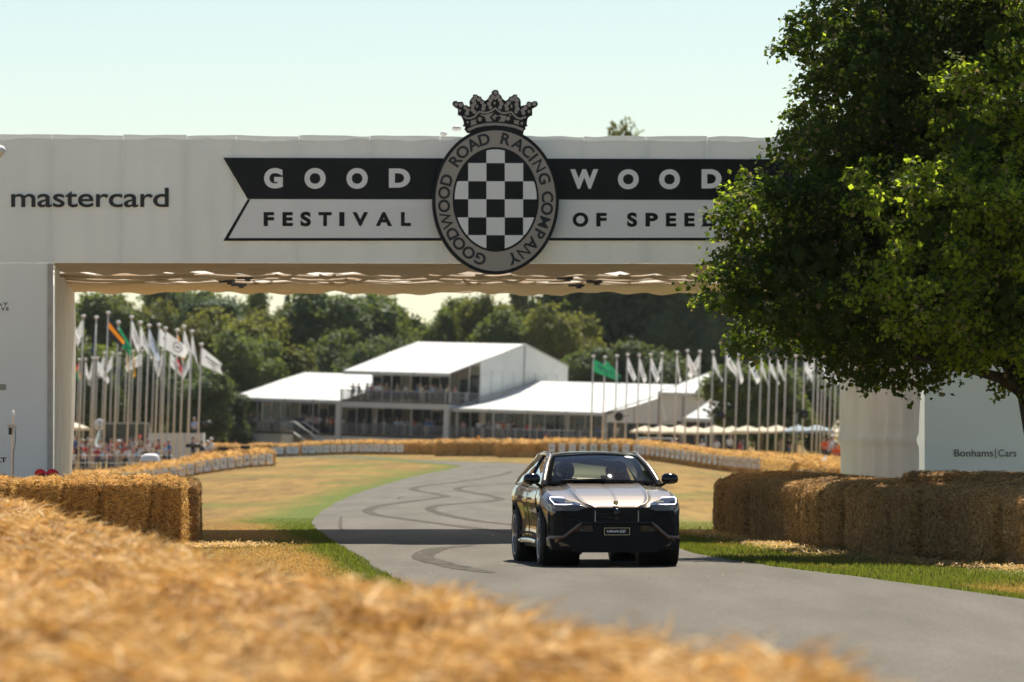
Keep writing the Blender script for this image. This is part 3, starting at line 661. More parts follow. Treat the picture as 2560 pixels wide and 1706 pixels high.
def wall(path, meshes, L_, hgt, labelf, group, boards=None, blabel=None, bgroup=None, bz=.5, bw=1.25, bh=.66, bstep=1.75, bstart=.6, scale_h=1.0, off=0.0):
    pts = [XY(*p) for p in path]
    for k, (p, d) in enumerate(walk(pts, L_, L_/2)):
        nrm = np.array([-d[1], d[0]]); c = p + nrm*(.62+off)
        o = bale(meshes[k % len(meshes)], c[0], c[1], h(c[0], c[1])-.03, math.atan2(d[1], d[0])+random.uniform(-.03,.03), labelf(k), group); o.scale = (1,1,scale_h*random.uniform(.97,1.04))
    if boards:
        lo, hi = boards
        for k, (p, d) in enumerate([q for q in walk(pts, bstep, bstart) if lo <= q[0][0]/q[0][1]*F+CX <= hi]):
            nrm = np.array([-d[1], d[0]]); c = p - nrm*.08
            board(c[0], c[1], h(c[0],c[1])+bz+random.uniform(-.02,.02), math.atan2(d[1], d[0]), bw*random.uniform(.9,1.05), bh, blabel(k), bgroup, rmarks(k))
wall([(455,512),(760,505),(1100,478)], FAR, 2.42, 1.0, lambda k: 'low straw bale in the far wall before the marquees, %s from the left' % ordn(k), 'straw bales of the far left wall', (640,1015), lambda k: 'wide white board on the far wall before the marquees, %s from the left' % ordn(k), 'boards on the far left wall', bz=.56, bw=1.42, bh=.62, bstep=1.62, bstart=7.2)
wall([(1085,456),(1245,452)], FAR, 2.42, 1.0, lambda k: 'bare brown straw bale in mid wall left of the car roof, %s from the left' % ordn(k), 'straw bales of the middle wall', scale_h=1.12)
wall([(1240,432),(1345,428),(1600,412),(1800,384),(1925,352)], FAR, 2.42, 1.0, lambda k: 'straw bale in the curving wall behind the car, %s from the left' % ordn(k), 'straw bales of the curving far wall', (1362,1930), lambda k: 'white board on the curving wall behind the car, %s from the left' % ordn(k), 'boards on the curving far wall', bz=.74, bw=1.22, bh=.68, bstep=1.83, bstart=.4, scale_h=1.12)
wall([(1908,330),(1942,298),(1978,262)], LOW, 2.42, 1.0, lambda k: 'straw bale in the short return wall at the right bend, %s from the far end' % ordn(k), 'straw bales of the return wall', (1912,1976), lambda k: 'steeply angled white board on the return wall, %s from its far end' % ordn(k), 'boards on the return wall', bz=.50, bw=1.3, bh=.70, bstep=6.2, bstart=1.5, scale_h=1.25)
for r_, (xa, xb, D_) in enumerate(((1955,2125,345),(1968,2125,318),(1975,2125,292),(1995,2130,262))):
    wall([(xa,D_),(xb,D_-6)], LOW, 2.42, 1.0, lambda k: 'straw bale in the %s broad row beside the right pillar, %s from the left' % (('rearmost','second','third','front')[r_], ordn(k)), 'straw bales heaped beside the right pillar',
         (1990,2120) if r_ == 3 else None, lambda k: 'small white board low on the front row by the right pillar, %s from the left' % ordn(k), 'boards by the right pillar', bz=.48, bw=.9, bh=.6, bstep=1.2, bstart=.5, scale_h=1.25)
wall([(170,297),(330,303),(520,315),(690,327)], LOW, 2.42, 1.0, lambda k: 'straw bale in the left spectator wall, %s from the left' % ordn(k), 'straw bales of the left spectator wall', (268,684), lambda k: 'white board on the left spectator wall, %s from the left' % ordn(k), 'boards on the left spectator wall', bz=.43, bw=1.2, bh=.62, bstep=1.42, bstart=3.2)

# loose straw shed on the verge and the road edge
def loose(name, label, path, spread, n, seed, z0=.03):
    g = np.random.default_rng(seed); pts = np.array(path, float); seg = g.integers(0, len(pts)-1, n); t = g.random(n)
    c = pts[seg]*(1-t)[:,None] + pts[seg+1]*t[:,None] + g.normal(size=(n,2))*np.array(spread); a = g.random(n)*6.28; ln = .05+.10*g.random(n); w = .004+.004*g.random(n)
    d = np.stack([np.cos(a)*ln, np.sin(a)*ln, g.normal(size=n)*.02], 1); q_ = np.stack([-np.sin(a)*w, np.cos(a)*w, np.zeros(n)], 1); o = np.stack([c[:,0], c[:,1], z0+.03*g.random(n)], 1)
    Vv = np.stack([o-q_, o+q_, o+d+q_, o+d-q_], 1).reshape(-1,3); me = np_mesh(name, Vv, np.arange(4*n).reshape(-1,4), [M['strand'], M['strand_dark']], (g.random(n) < .3).astype(int))
    tag(link(name, me), label, 'straw', kind='stuff')
loose('loose_straw', 'loose straw littered along the foot of the right bales', [(3.6,110),(4.3,99),(4.9,90),(6.8,80.5),(9.5,73)], (.28,.5), 9000, 4)
loose('loose_straw', 'loose straw littered before the left golden wall', [(-9,94.5),(-5.2,94.6),(-4.6,97)], (.4,.5), 4000, 5)
loose('loose_straw', 'few straws blown over the road surface', [(2.4,66),(1.0,80),(0.2,92),(-1.0,104)], (2.2,6), 90, 6, .016)
# ---------------------------------------------------------------- the car
CARX, CARY, YAW = 1.376, 81.95, R(6.6)
def paint():
    m, N, L, b = mk('bronze_paint'); b.inputs['Metallic'].default_value = .7; b.inputs['Roughness'].default_value = .34
    b.inputs['Coat Weight'].default_value = 1.0; b.inputs['Coat Roughness'].default_value = .03
    tc = N.new('ShaderNodeTexCoord'); v = N.new('ShaderNodeTexNoise'); v.inputs['Scale'].default_value = 900; L.new(tc.outputs['Object'], v.inputs['Vector'])
    r = N.new('ShaderNodeValToRGB'); e = r.color_ramp.elements; e[0].color = (.120,.093,.066,1); e[1].color = (.165,.132,.098,1); e[0].position=.35; e[1].position=.65
    L.new(v.outputs['Fac'], r.inputs[0]); L.new(r.outputs[0], b.inputs['Base Color']); return m
M['paint'] = paint()
M['gloss_black'] = pm('gloss_black', (.005,.005,.006), rough=.12, coat=.2, spec=.4)
M['satin_black'] = pm('satin_black', (.006,.006,.0065), (.010,.010,.011), scale=30, rough=.55, spec=.15)
M['matte_black'] = pm('matte_black', (.005,.005,.006), (.008,.008,.009), rough=1.0, spec=0.0)
M['rubber'] = pm('tyre_rubber_black', (.024,.023,.022), (.040,.038,.036), scale=20, rough=.8, bump=.2)
M['rim'] = pm('dark_rim', (.10,.10,.11), rough=.3, metal=.7)
M['rim_edge'] = pm('rim_edge', (.42,.43,.45), rough=.25, metal=.9)
M['redline'] = pm('red_pinstripe', (.16,.02,.03), rough=.4)
M['drl'] = emit('daytime_light', (.80,.77,1.0), 1.5)
M['led'] = emit('amber_led', (1.0,.85,.45), .25)
M['chrome'] = pm('chrome', (.6,.6,.6), rough=.12, metal=1.0)
M['gold'] = pm('gold_badge', (.75,.50,.12), rough=.25, metal=1.0)
M['seat'] = pm('black_leather', (.012,.012,.013), (.02,.02,.02), rough=.6)
M['dash'] = pm('tan_dash', (.20,.19,.15), rough=.7)
def glass(name, tr, gl=.0):
    m, N, L, b = mk(name); N.remove(b)
    t = N.new('ShaderNodeBsdfTransparent'); t.inputs[0].default_value = (*tr, 1)
    g_ = N.new('ShaderNodeBsdfGlossy'); g_.inputs['Roughness'].default_value = .012
    lw = N.new('ShaderNodeFresnel'); lw.inputs[0].default_value = 1.5
    mx = N.new('ShaderNodeMixShader'); L.new(lw.outputs[0], mx.inputs[0]); L.new(t.outputs[0], mx.inputs[1]); L.new(g_.outputs[0], mx.inputs[2])
    L.new(mx.outputs[0], N['Material Output'].inputs[0]); return m
M['screen_glass'] = glass('windscreen_glass', (.50,.58,.55)); M['side_glass'] = glass('tinted_glass', (.34,.38,.36)); M['rear_glass'] = glass('privacy_glass', (.16,.19,.17)); M['lamp_glass'] = glass('lamp_lens', (.85,.88,.9))
car = empty('sports_suv', (CARX, CARY, .014), YAW)
tag(car, 'bronze sports utility car with black roof and lit headlights driving towards the viewer', 'car')
ip = lambda y, xs_, vs_: float(np.interp(y, xs_, vs_))
def smooth_tab(xs_, vs_, s=.10):
    X = np.linspace(xs_[0], xs_[-1], 600); Y = np.interp(X, xs_, vs_); k = max(1, int(s/(X[1]-X[0])))
    ker = np.hanning(2*k+1); ker /= ker.sum(); Yp = np.pad(Y, k, mode='reflect', reflect_type='odd'); return X, np.convolve(Yp, ker, 'valid')
WX, WV = smooth_tab([-.96,-.93,-.86,-.76,-.6,-.4,-.1,.25,.7,1.5,2.3,2.7,3.0,3.4,3.7,4.0,4.12,4.18], [.50,.60,.79,.89,.95,.985,1.005,.995,.965,.958,.972,1.0,1.01,1.0,.965,.88,.80,.70], .07)
ZX, ZV = smooth_tab([-.96,-.85,-.7,-.5,-.3,0,.3,.7,1.0,2,3,3.7,4.0,4.18], [.79,.880,.93,.985,1.03,1.075,1.10,1.13,1.11,1.115,1.15,1.15,1.10,1.02], .10)
HX, HV = smooth_tab([-.97,-.92,-.7,-.5,-.3,0,.3,.72], [.785,.870,.945,1.005,1.05,1.105,1.15,1.20], .05)
w_ = lambda y: ip(y, WX, WV); zf_ = lambda y: ip(y, ZX, ZV); zc2 = lambda y: ip(y, HX, HV)
PRZ = [0,.06,.14,.28,.42,.55,.66,.74,.82,.90,.96,1.0]; PRX = [.925,.955,.968,.955,.958,.972,.99,1.0,.997,.975,.935,.875]
def side_pt(y, ze, sgn):
    return (sgn*w_(y)*ip(ze, PRZ, PRX), y, .29 + (zf_(y)-.29)*ze)
yst = np.concatenate([np.linspace(-.955,-.5,16), np.arange(-.46,4.0,.045), np.linspace(4.0,4.175,7)])
zst = np.concatenate([np.linspace(0,.55,15), np.linspace(.58,.86,9), np.linspace(.885,1.0,8)])
AR = .455
for sgn, nm in ((-1,'body_side'),(1,'body_side')):
    vs = [Vector(side_pt(y, z, sgn)) for y in yst for z in zst]; nz_ = len(zst)
    inside = []
    for v in vs:
        ins = False
        for ay in (0.0, 3.0):
            if math.hypot(v.y-ay, v.z-.405) < AR: ins = True
        inside.append(ins)
    fs = []; used = set()
    for i in range(len(yst)-1):
        for j in range(nz_-1):
            q = (i*nz_+j, i*nz_+j+1, (i+1)*nz_+j+1, (i+1)*nz_+j)
            if all(inside[a] for a in q): continue
            fs.append(q if sgn < 0 else q[::-1]); used.update(q)
    for a in used:
        if inside[a]:
            v = vs[a]; ay = 0.0 if abs(v.y) < abs(v.y-3.0) else 3.0
            d = Vector((0, v.y-ay, v.z-.405)); d = d.normalized()*AR if d.length > 1e-4 else Vector((0,0,AR))
            vs[a] = Vector((v.x, ay+d.y, max(.29, .405+d.z)))
    MB().add(vs, fs, 0, True).build(nm, M['paint'], car)
    # wheel-arch lips and dark liners
    for ay in (0.0, 3.0):
        pts = []; 
        for k in range(25):
            t = R(-16) + R(212)*k/24; y, z = ay+AR*1.0*math.cos(t), .405+AR*math.sin(t)
            if z < .27: continue
            ze = (z-.29)/(zf_(y)-.29); pts.append((sgn*(w_(y)*ip(min(max(ze,0),1), PRZ, PRX)+.004), y, z))
        MB().tube(pts, .022, 6).build('arch_lip', M['satin_black'], car)
        MB().lathe([(AR-.005,sgn*.97),(AR-.005,sgn*.45),(.01,sgn*.45)], 32, 'X', (0,ay,.405)).build('arch_liner', M['satin_black'], car)
# bonnet with its raised centre and creases
QX = [0,.30,.50,.60,.66,.72,.80,.90,1.0]; QV = [1.0,.985,.93,.90,.60,.30,.22,.12,0.0]
def bon(u, v):
    y = -.955 + (.74+.955)*v; q = abs(2*u-1); sg = 1 if u > .5 else -1
    cre = q*(1.0 - .0*v); xx = sg*q*.875*w_(y)
    qq = min(1, q*(.62+.0*v)/(.52+.14*(1-v))) if q < .62 else q
    z = zf_(y) + (zc2(y)-zf_(y))*ip(q, QX, QV)
    z += .012*math.exp(-((q-.60)/.03)**2)*(1-.4*v) - .010*math.exp(-(q/.03)**2)*.6
    return (xx, y, z)
MB().grid(bon, 96, 40).build('bonnet', M['paint'], car)
# underside, rear end and cabin floor
MB().prism([(-.90,.24),(.90,.24),(.94,.40),(-.94,.40)], -.80, 4.0).build('underbody', M['satin_black'], car)
rear = MB().grid(lambda u, v: ((2*u-1)*.72*(1-.06*v), 4.165 - .25*(2*u-1)**4*0 + .0*v - .10*v, .30+.78*v), 10, 8); rear.build('rear_panel', M['paint'], car)
MB().grid(lambda u, v: ((2*u-1)*w_(.70+3.3*v)*.90, .70+3.3*v, .98), 8, 20).build('cabin_floor', M['seat'], car)
MB().grid(lambda u, v: ((2*u-1)*w_(3.72+.40*v)*.875, 3.72+.42*v, 1.15-.10*v*v), 12, 6).build('boot_lid', M['paint'], car)
# ---- front face: everything mapped onto the nose surface
def yf(x):
    x = abs(x); return ip(x, [0,.35,.50,.60,.79,.89,.95,.985,1.02], [-.975,-.965,-.955,-.93,-.86,-.76,-.6,-.4,-.2])
def S(x, z):
    y = yf(x/.985)
    zi = ip(z, [.0,.80,.885,.93,.985,1.03,1.06], [-9,-9,-.85,-.70,-.50,-.30,-.1])
    return max(y, zi) if z > .82 else y
def fpanel(name, poly, mat, off=.02, cuts=3, parent=None, mirror=True, thick=.0):
    outs = []
    for sgn in ((1,-1) if mirror else (1,)):
        bm = bmesh.new(); vv = [bm.verts.new((p[0]*sgn, 0, p[1])) for p in poly]
        f = bm.faces.new(vv); bmesh.ops.triangulate(bm, faces=[f])
        for _ in range(cuts):
            le = [e for e in bm.edges if e.calc_length() > .09]
            if not le: break
            bmesh.ops.subdivide_edges(bm, edges=le, cuts=1, use_grid_fill=True); bmesh.ops.triangulate(bm, faces=list(bm.faces))
        bmesh.ops.recalc_face_normals(bm, faces=list(bm.faces))
        for v in bm.verts: v.co.y = S(v.co.x, v.co.z) - off
        if thick:
            r_ = bmesh.ops.extrude_face_region(bm, geom=list(bm.faces))
            for e in r_['geom']:
                if isinstance(e, bmesh.types.BMVert): e.co.y -= thick
        bmesh.ops.recalc_face_normals(bm, faces=list(bm.faces))
        me = bpy.data.meshes.new(name); bm.to_mesh(me); bm.free(); me.materials.append(mat); outs.append(link(name, me, parent or car))
    return outs
# black mask of grille and intakes
fpanel('front_mask', [(-.44,.845),(.44,.845),(.56,.795),(.915,.795),(.925,.43),(.84,.37),(.68,.31),(.58,.22),(-.58,.22),(-.68,.31),(-.84,.37),(-.925,.43),(-.915,.795),(-.56,.795)], M['satin_black'], off=.022, cuts=4, mirror=False)
fpanel('headlight', [(.945,.945),(.925,.985),(.87,1.012),(.745,.982),(.585,.940),(.46,.882),(.865,.870)], M['gloss_black'], off=.012)
for pts in [[(.70,.982),(.885,.995),(.915,.968),(.87,.892),(.83,.888),(.485,.886)]]:
    for sgn in (1,-1):
        pp = []
        for i in range(len(pts)-1):
            for k in range(6):
                t = k/6; pp.append((pts[i][0]*(1-t)+pts[i+1][0]*t, pts[i][1]*(1-t)+pts[i+1][1]*t))
        pp.append(pts[-1])
        MB().tube([(sgn*x, S(x,z)-.026, z) for x, z in pp], [.006]*(len(pp)-3)+[.006,.005,.003], 6).build('daytime_light', M['drl'], car)
for sgn in (1,-1):
    for k in range(4):
        x = .60+.032*k; MB().box((sgn*x, S(x,.925)-.022, .925), (.022,.01,.016)).build('led_cell', M['led'], car)
for sgn in (1,-1):
    for o in fpanel('bumper_cheek', [(.43*sgn,.842),(.50*sgn,.874),(.70*sgn,.866),(.86*sgn,.862),(.945*sgn,.905),(.955*sgn,.86),(.945*sgn,.80),(.56*sgn,.798)], M['paint'], off=.014, mirror=False, cuts=3):
        for v in o.data.vertices: v.co.y -= .34*max(0, .875-v.co.z)
# painted blades that frame the lower intakes, red pinstripe under them
for sgn in (1,-1):
    for nm, rr, dz, mat, oo in (('intake_blade', .022, 0, M['gloss_black'] if False else M['paint'], .040), ('pinstripe', .004, -.026, M['redline'], .052)):
        pts = [(.50,.635),(.56,.585),(.65,.505),(.745,.428),(.84,.424),(.93,.430)]
        MB().tube([(sgn*x, S(x,z)-oo, z+dz) for x, z in pts], [rr*.5,rr,rr*1.1,rr*1.1,rr,rr*.8], 8).build(nm, mat, car)
    MB().tube([(sgn*.925, S(.925,.79)-.02, .79),(sgn*.935, S(.935,.6)-.02, .60),(sgn*.93, S(.93,.43)-.02, .43)], .018, 6).build('intake_side', M['gloss_black'], car)
    # lower corner winglet
    fpanel('bumper_corner', [(.80,.405),(.955,.415),(.95,.30),(.905,.275)], M['paint'], off=.03, mirror=False) if sgn > 0 else fpanel('bumper_corner', [(-.80,.405),(-.955,.415),(-.95,.30),(-.905,.275)], M['paint'], off=.03, mirror=False)
    for k in range(3):
        z = .72-.085*k; x0 = .50+.012*k + max(0,(k-2))*.06
        MB().tube([(sgn*x, S(x,z)-.03, z) for x in np.linspace(x0,.90,7)], .005, 5).build('intake_slat', M['satin_black'], car)
for k in range(4):
    z = .815-.055*k; x1 = .40-.035*k
    MB().tube([(x, S(x,z)-.030, z) for x in np.linspace(-x1, x1, 9)], .006, 5).build('grille_slat', M['gloss_black'], car)
MB().tube([(x, S(x,.63)-.034, .63) for x in np.linspace(-.50,.50,11)], .016, 6).build('grille_bar', M['gloss_black'], car)
for sgn in (1,-1):
    MB().box((sgn*.31, S(.31,.72)-.034, .72), (.012,.012,.16)).build('grille_strut', M['steel'], car)
    fpanel('brake_duct', [(.36*sgn,.59),(.62*sgn,.57),(.66*sgn,.50),(.33*sgn,.50)], M['gloss_black'], off=.032, mirror=False)
MB().lathe([(.0,-.03),(.045,-.03),(.055,-.015),(.06,0)], 20, 'Y', (0, -1.0, .775)).build('front_camera', M['gloss_black'], car)
MB().lathe([(.0,-.02),(.03,-.02),(.034,0)], 16, 'Y', (0, -1.0, .695)).build('radar_sensor', M['gloss_black'], car)
# shield badge
bd = MB(); sh = [(-.030,.035),(.030,.035),(.032,.005),(.022,-.022),(0,-.040),(-.022,-.022),(-.032,.005)]
bd.prism(sh, 0, -.012, 0); bd.prism([(a*.68, b*.68) for a, b in sh], -.012, -.016, 1)
o = bd.build('bonnet_badge', [M['gloss_black'], M['gold']], car, (0, -.895, .902)); o.rotation_euler = (R(-38),0,0)
# plate
pl = MB().prism([(-.185,-.052),(.185,-.052),(.185,.052),(-.185,.052)], 0, -.012).build('number_plate', M['satin_black'], car, (0, -1.012, .505))
m = MB()
for a, b, c, d in ((-.183,.183,.047,.051),(-.183,.183,-.051,-.047),(-.183,-.179,-.051,.051),(.179,.183,-.051,.051)): m.quad((a,-.014,c),(b,-.014,c),(b,-.014,d),(a,-.014,d))
m.build('plate_border', M['chrome'], pl)
M['plate_ink'] = pm('plate_white', (.9,.9,.9), rough=.4)
m = MB(); text_in(m, 'URUS', -.145, .02, -.013, .018, lambda x, z: (x, -.015, z), bold=.03, spacing=1.15); text_in(m, 'SE', .035, .125, -.018, .022, lambda x, z: (x+(z)*.4, -.015, z), bold=.0); m.build('plate_lettering', M['plate_ink'], pl)
# splitter, underside fins
MB().prism([(-.54,-.985),(.54,-.985),(.62,-.90),(.62,-.6),(-.62,-.6),(-.62,-.90)], .205, .232, 0, lambda a, d, b: (a, b, d)).build('splitter', M['satin_black'], car)
for sgn in (1,-1): MB().box((sgn*.70,-.86,.335), (.07,.04,.03)).build('tow_eye', M['chrome'], car)
# ---- cabin: screen, roof, pillars, side glass
def screen(u, v):
    s = 2*u-1; xw = .80*(1-v)+.615*v
    y = (.50+.13*s*s)*(1-v) + (1.40+.06*s*s)*v; z = (1.205-.04*s*s)*(1-v) + (1.600-.035*s*s)*v + .045*math.sin(math.pi*v)
    return (s*xw, y, z)
MB().grid(screen, 24, 16).build('windscreen', M['screen_glass'], car)
m = MB()
for (a0, a1, b0, b1) in ((0,1,-.02,.045),(0,1,.93,1.0),(0,.035,0,1),(.965,1,0,1)):
    m.grid(lambda u, v: tuple(np.array(screen(a0+(a1-a0)*u, b0+(b1-b0)*v)) + np.array([0,-.004,.004])), 20, 10)
m.build('screen_border', M['matte_black'], car)
MB().grid(lambda u, v: ((2*u-1)*.60, 1.42+1.85*v, 1.535+.045*math.sin(math.pi*(.15+.7*v))-.05*v), 8, 8).build('headlining', M['matte_black'], car)
MB().prism([(-.70,1.0),(.70,1.0),(.66,1.20),(-.66,1.20)], 2.9, 3.05).build('rear_bench', M['matte_black'], car)
def roofz(y): return ip(y, [1.36,1.6,1.95,2.3,2.7,3.1,3.3], [1.597,1.628,1.640,1.636,1.61,1.555,1.52])
MB().grid(lambda u, v: ((2*u-1)*(.625-.02*v), 1.385+1.9*v, roofz(1.385+1.9*v) - .035*(2*u-1)**2 - .04*(2*u-1)**8), 20, 20).build('roof', M['gloss_black'], car)
MB().grid(lambda u, v: ((2*u-1)*(.575+.17*v), 3.27+.62*v, 1.517-.33*v+.03*math.sin(math.pi*v)-.03*(2*u-1)**2), 12, 8).build('rear_window', M['rear_glass'], car)
def belt(y): return (w_(y)*.90, zf_(y)+.005)
def roofe(y): return (.640 - .02*max(0,(y-1.4))/1.9, roofz(max(y,1.36))-.055)
for sgn in (1,-1):
    ap = []
    for k in range(13):
        t = k/12; x, y, z = screen(1, t); ap.append((sgn*(x+.045*(1-t*.3)), y+.035, z-.012))
    for k in range(1,16):
        y = 1.45+1.85*k/15; x, z = roofe(y); ap.append((sgn*(x+.012), y, z+.008))
    for k in range(1,9):
        t = k/8; ap.append((sgn*(.632+.20*t), 3.30+.62*t, 1.465-.31*t))
    MB().tube(ap, [.048]*8+[.040]*14+[.06]*(len(ap)-22), 8).build('roof_rail_pillar', M['paint'], car)
    def sg(u, v, sgn=sgn):
        y0 = .80 + .72*v; y1 = 3.55 - .42*v; y = y0+(y1-y0)*u
        bx, bz = belt(y); rx, rz = roofe(min(max(y,1.36),3.3)); 
        return (sgn*(bx*(1-v)+rx*v + .03*math.sin(math.pi*v)), y, bz*(1-v)+rz*v)
    MB().grid(sg, 26, 8).build('side_window', M['side_glass'], car)
    MB().tube([sg(.47,t,sgn) for t in (0,.25,.5,.75,1)], .028, 6).build('door_pillar', M['gloss_black'], car)
    MB().tube([sg(t,0,sgn) for t in np.linspace(0,1,14)], .018, 6).build('window_trim', M['gloss_black'], car)
    # mirror
    mb = MB(); prof = [(0,.0),(.05,.01),(.082,.05),(.088,.12),(.080,.19),(.055,.235),(0,.25)]
    for r_, hx in []: pass
    vs = []; n_ = 16
    for r_, hx in prof:
        for k in range(n_):
            t = 2*math.pi*k/n_; vs.append((sgn*(.885+hx), .74 + .085*math.cos(t)*(r_/.088)*1.0 - .03*hx, 1.235 + r_*math.sin(t)*(1.0 if math.sin(t) > 0 else .85) - .06*(hx-.12)**2))
    fs = [(i*n_+k, i*n_+(k+1)%n_, (i+1)*n_+(k+1)%n_, (i+1)*n_+k) for i in range(len(prof)-1) for k in range(n_)]
    mo = MB().add(vs, fs, 0, True).build('wing_mirror', M['gloss_black'], car)
    MB().tube([(sgn*.86,.80,1.125),(sgn*.93,.78,1.165),(sgn*.97,.76,1.19)], .022, 8).build('mirror_arm', M['gloss_black'], mo)
    # door seams, handles, sill
    for yy in (.70, 1.78, 2.78):
        MB().tube([tuple(Vector(side_pt(yy+(.10*(z-.5) if yy == 2.78 else .03*z), z, sgn))+Vector((sgn*.0015,0,0))) for z in np.linspace(.05,.97,12)], .005, 4).build('door_seam', M['satin_black'], car)
    for yy in (1.60, 2.55):
        p_ = Vector(side_pt(yy, .80, sgn)); MB().box(p_+Vector((sgn*.018,0,0)), (.035,.20,.03)).build('door_handle', M['paint'], car)
    MB().tube([(sgn*(w_(y)*.955+.012), y, .315+.02*math.sin((y-.5)*1.4)) for y in np.linspace(.50,2.52,14)], .050, 8).build('side_sill', M['paint'], car)
    MB().tube([(sgn*(w_(y)*.955+.022), y, .40+.05*math.sin((y-.5)*1.2)) for y in np.linspace(.55,2.5,14)], .018, 6).build('sill_blade', M['satin_black'], car)
# wheels
def wheel(x, y, sgn, steer=0.0, spin=0.0):
    wr = empty('wheel', (x, y, .393), steer); wr.parent = car
    tp = [(.285,-.13),(.33,-.145),(.375,-.142),(.390,-.12),(.393,-.06),(.393,.06),(.390,.12),(.375,.142),(.33,.145),(.285,.13)]
    MB().lathe(tp, 48, 'X').build('tyre', M['rubber'], wr)
    MB().lathe([(.287,sgn*.128),(.300,sgn*.134),(.292,sgn*.142),(.278,sgn*.138),(.268,sgn*.10),(.262,-sgn*.10)], 48, 'X').build('rim', M['rim_edge'], wr)
    m = MB()
    for k in range(7):
        for dd in (-.12,.12):
            t = 2*math.pi*k/7 + spin; c0, c1 = t+dd*.35, t+dd*1.25
            m.tube([(sgn*.118, .055*math.cos(c0), .055*math.sin(c0)), (sgn*.128, .17*math.cos(t+dd*.8), .17*math.sin(t+dd*.8)), (sgn*.122, .280*math.cos(c1), .280*math.sin(c1))], [.020,.015,.013], 6)
    m.lathe([(.0,sgn*.13),(.05,sgn*.13),(.07,sgn*.10)], 16, 'X'); m.build('spokes', M['rim'], wr)
    MB().lathe([(.0,sgn*.03),(.21,sgn*.03),(.215,sgn*.0)], 28, 'X').build('brake_disc', M['steel'], wr)
    MB().box((sgn*.06, .13, .08), (.06,.10,.16)).build('brake_caliper', M['satin_black'], wr)
for sgn in (1,-1):
    wheel(sgn*.862, 0, sgn, R(-2), .2); wheel(sgn*.862, 3.0, sgn, 0, .55)
# interior: dash, wheel, seats
MB().grid(lambda u, v: ((2*u-1)*.78, .66+.5*v, 1.075+.05*math.sin(math.pi*v)), 10, 5).build('dashboard', M['seat'], car)
MB().prism([(-.62,1.09),(-.16,1.09),(-.20,1.145),(-.32,1.165),(-.46,1.165),(-.58,1.145)], .98, 1.12).build('instrument_hood', M['dash'], car)
MB().tube([(-.39+.18*math.cos(t), 1.22+.05*math.sin(t), 1.06+.17*math.sin(t)) for t in np.linspace(0, 2*math.pi, 25)], .016, 6, cap=False).build('steering_wheel', M['seat'], car)
for sgn in (1,-1):
    st = MB(); st.prism([(-.24,.70),(.24,.70),(.25,1.10),(.19,1.24),(-.19,1.24),(-.25,1.10)], 0, .14); st.build('front_seat', M['seat'], car, (sgn*.39, 1.95, .0))
    MB().prism([(-.13,1.25),(.13,1.25),(.145,1.36),(.10,1.44),(-.10,1.44),(-.145,1.36)], 0, .09).build('headrest', M['seat'], car, (sgn*.39, 2.02, 0))
    MB().prism([(-.11,1.15),(.11,1.15),(.10,1.27),(-.10,1.27)], 0, .08).build('rear_headrest', M['seat'], car, (sgn*.40, 2.95, 0))
MB().prism([(-.12,1.43),(.12,1.43),(.11,1.50),(-.11,1.50)], 0, .03).build('interior_mirror', M['seat'], car, (0, 1.25, .03))
# numbered oval sticker in the screen corner
def on_screen(u, v, d=.008): p_ = np.array(screen(u, v)); return p_ + np.array([0,-d*.5,d])
m = MB(); m.add([tuple(on_screen(.885+.052*math.cos(t), .87+.055*math.sin(t))) for t in np.linspace(0,2*math.pi,24,endpoint=False)], [tuple(range(24))])
stk = m.build('number_sticker', M['white_print'], car)
m = MB(); text_in(m, '511', .855, .915, .848, .892, lambda u, v: tuple(on_screen(u, v, .012)), bold=.01); m.build('sticker_number', M['print_ink'], stk)
for k in range(1): MB().tube([tuple(on_screen(t, .02+.03*abs(t-.3), .02)) for t in np.linspace(.12,.52,8)], .010, 5).build('wiper', M['satin_black'], car)
# ---------------------------------------------------------------- trees
def leaf_mat(name, a, b_, tcol, tr, rnd=.0, sc_=1.5):
    return pm(name, a, b_, scale=sc_, rough=.6, trans=tr, tcol=tcol, rnd=rnd, spec=.12)
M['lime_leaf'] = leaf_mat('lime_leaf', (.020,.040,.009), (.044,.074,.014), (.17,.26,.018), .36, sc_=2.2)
M['lime_leaf_lit'] = leaf_mat('lime_leaf_sunlit_tone', (.095,.150,.016), (.165,.215,.026), (.54,.68,.04), .56, sc_=2.2)  # brighter copy of the lime leaf, sunlight painted into its colour
M['bract'] = leaf_mat('lime_bract', (.20,.165,.06), (.30,.25,.10), (.42,.34,.12), .40)
LEAFM = {k: leaf_mat('foliage_'+k, a, b_, t, .30, rnd=.16, sc_=.35) for k, a, b_, t in (
    ('dark', (.054,.080,.032), (.092,.124,.042), (.18,.24,.045)), ('mid', (.075,.105,.032), (.130,.165,.042), (.26,.32,.05)),
    ('olive', (.085,.100,.026), (.145,.155,.040), (.28,.28,.04)), ('yellow', (.110,.125,.026), (.185,.185,.038), (.32,.33,.05)), ('blue', (.045,.072,.040), (.080,.115,.056), (.12,.18,.06)))}
def leaves_np(C, Nrm, size, g, asp=.62):
    n = len(C); up = Nrm + g.normal(size=(n,3))*.75; up /= np.linalg.norm(up,axis=1)[:,None]
    t = g.normal(size=(n,3)); t[:,2] -= .8; t -= (t*up).sum(1)[:,None]*up; t /= np.linalg.norm(t,axis=1)[:,None]
    b = np.cross(up, t); s = (size*(.6+.8*g.random(n)))[:,None]
    A = C; B = C + t*s*.5 + b*s*asp*.5 + up*s*.10; D_ = C + t*s; E = C + t*s*.5 - b*s*asp*.5 + up*s*.10
    V_ = np.stack([A,B,D_,E],1).reshape(-1,3); k = np.arange(n)*4
    return V_, np.concatenate([np.stack([k,k+1,k+2],1), np.stack([k,k+2,k+3],1)])
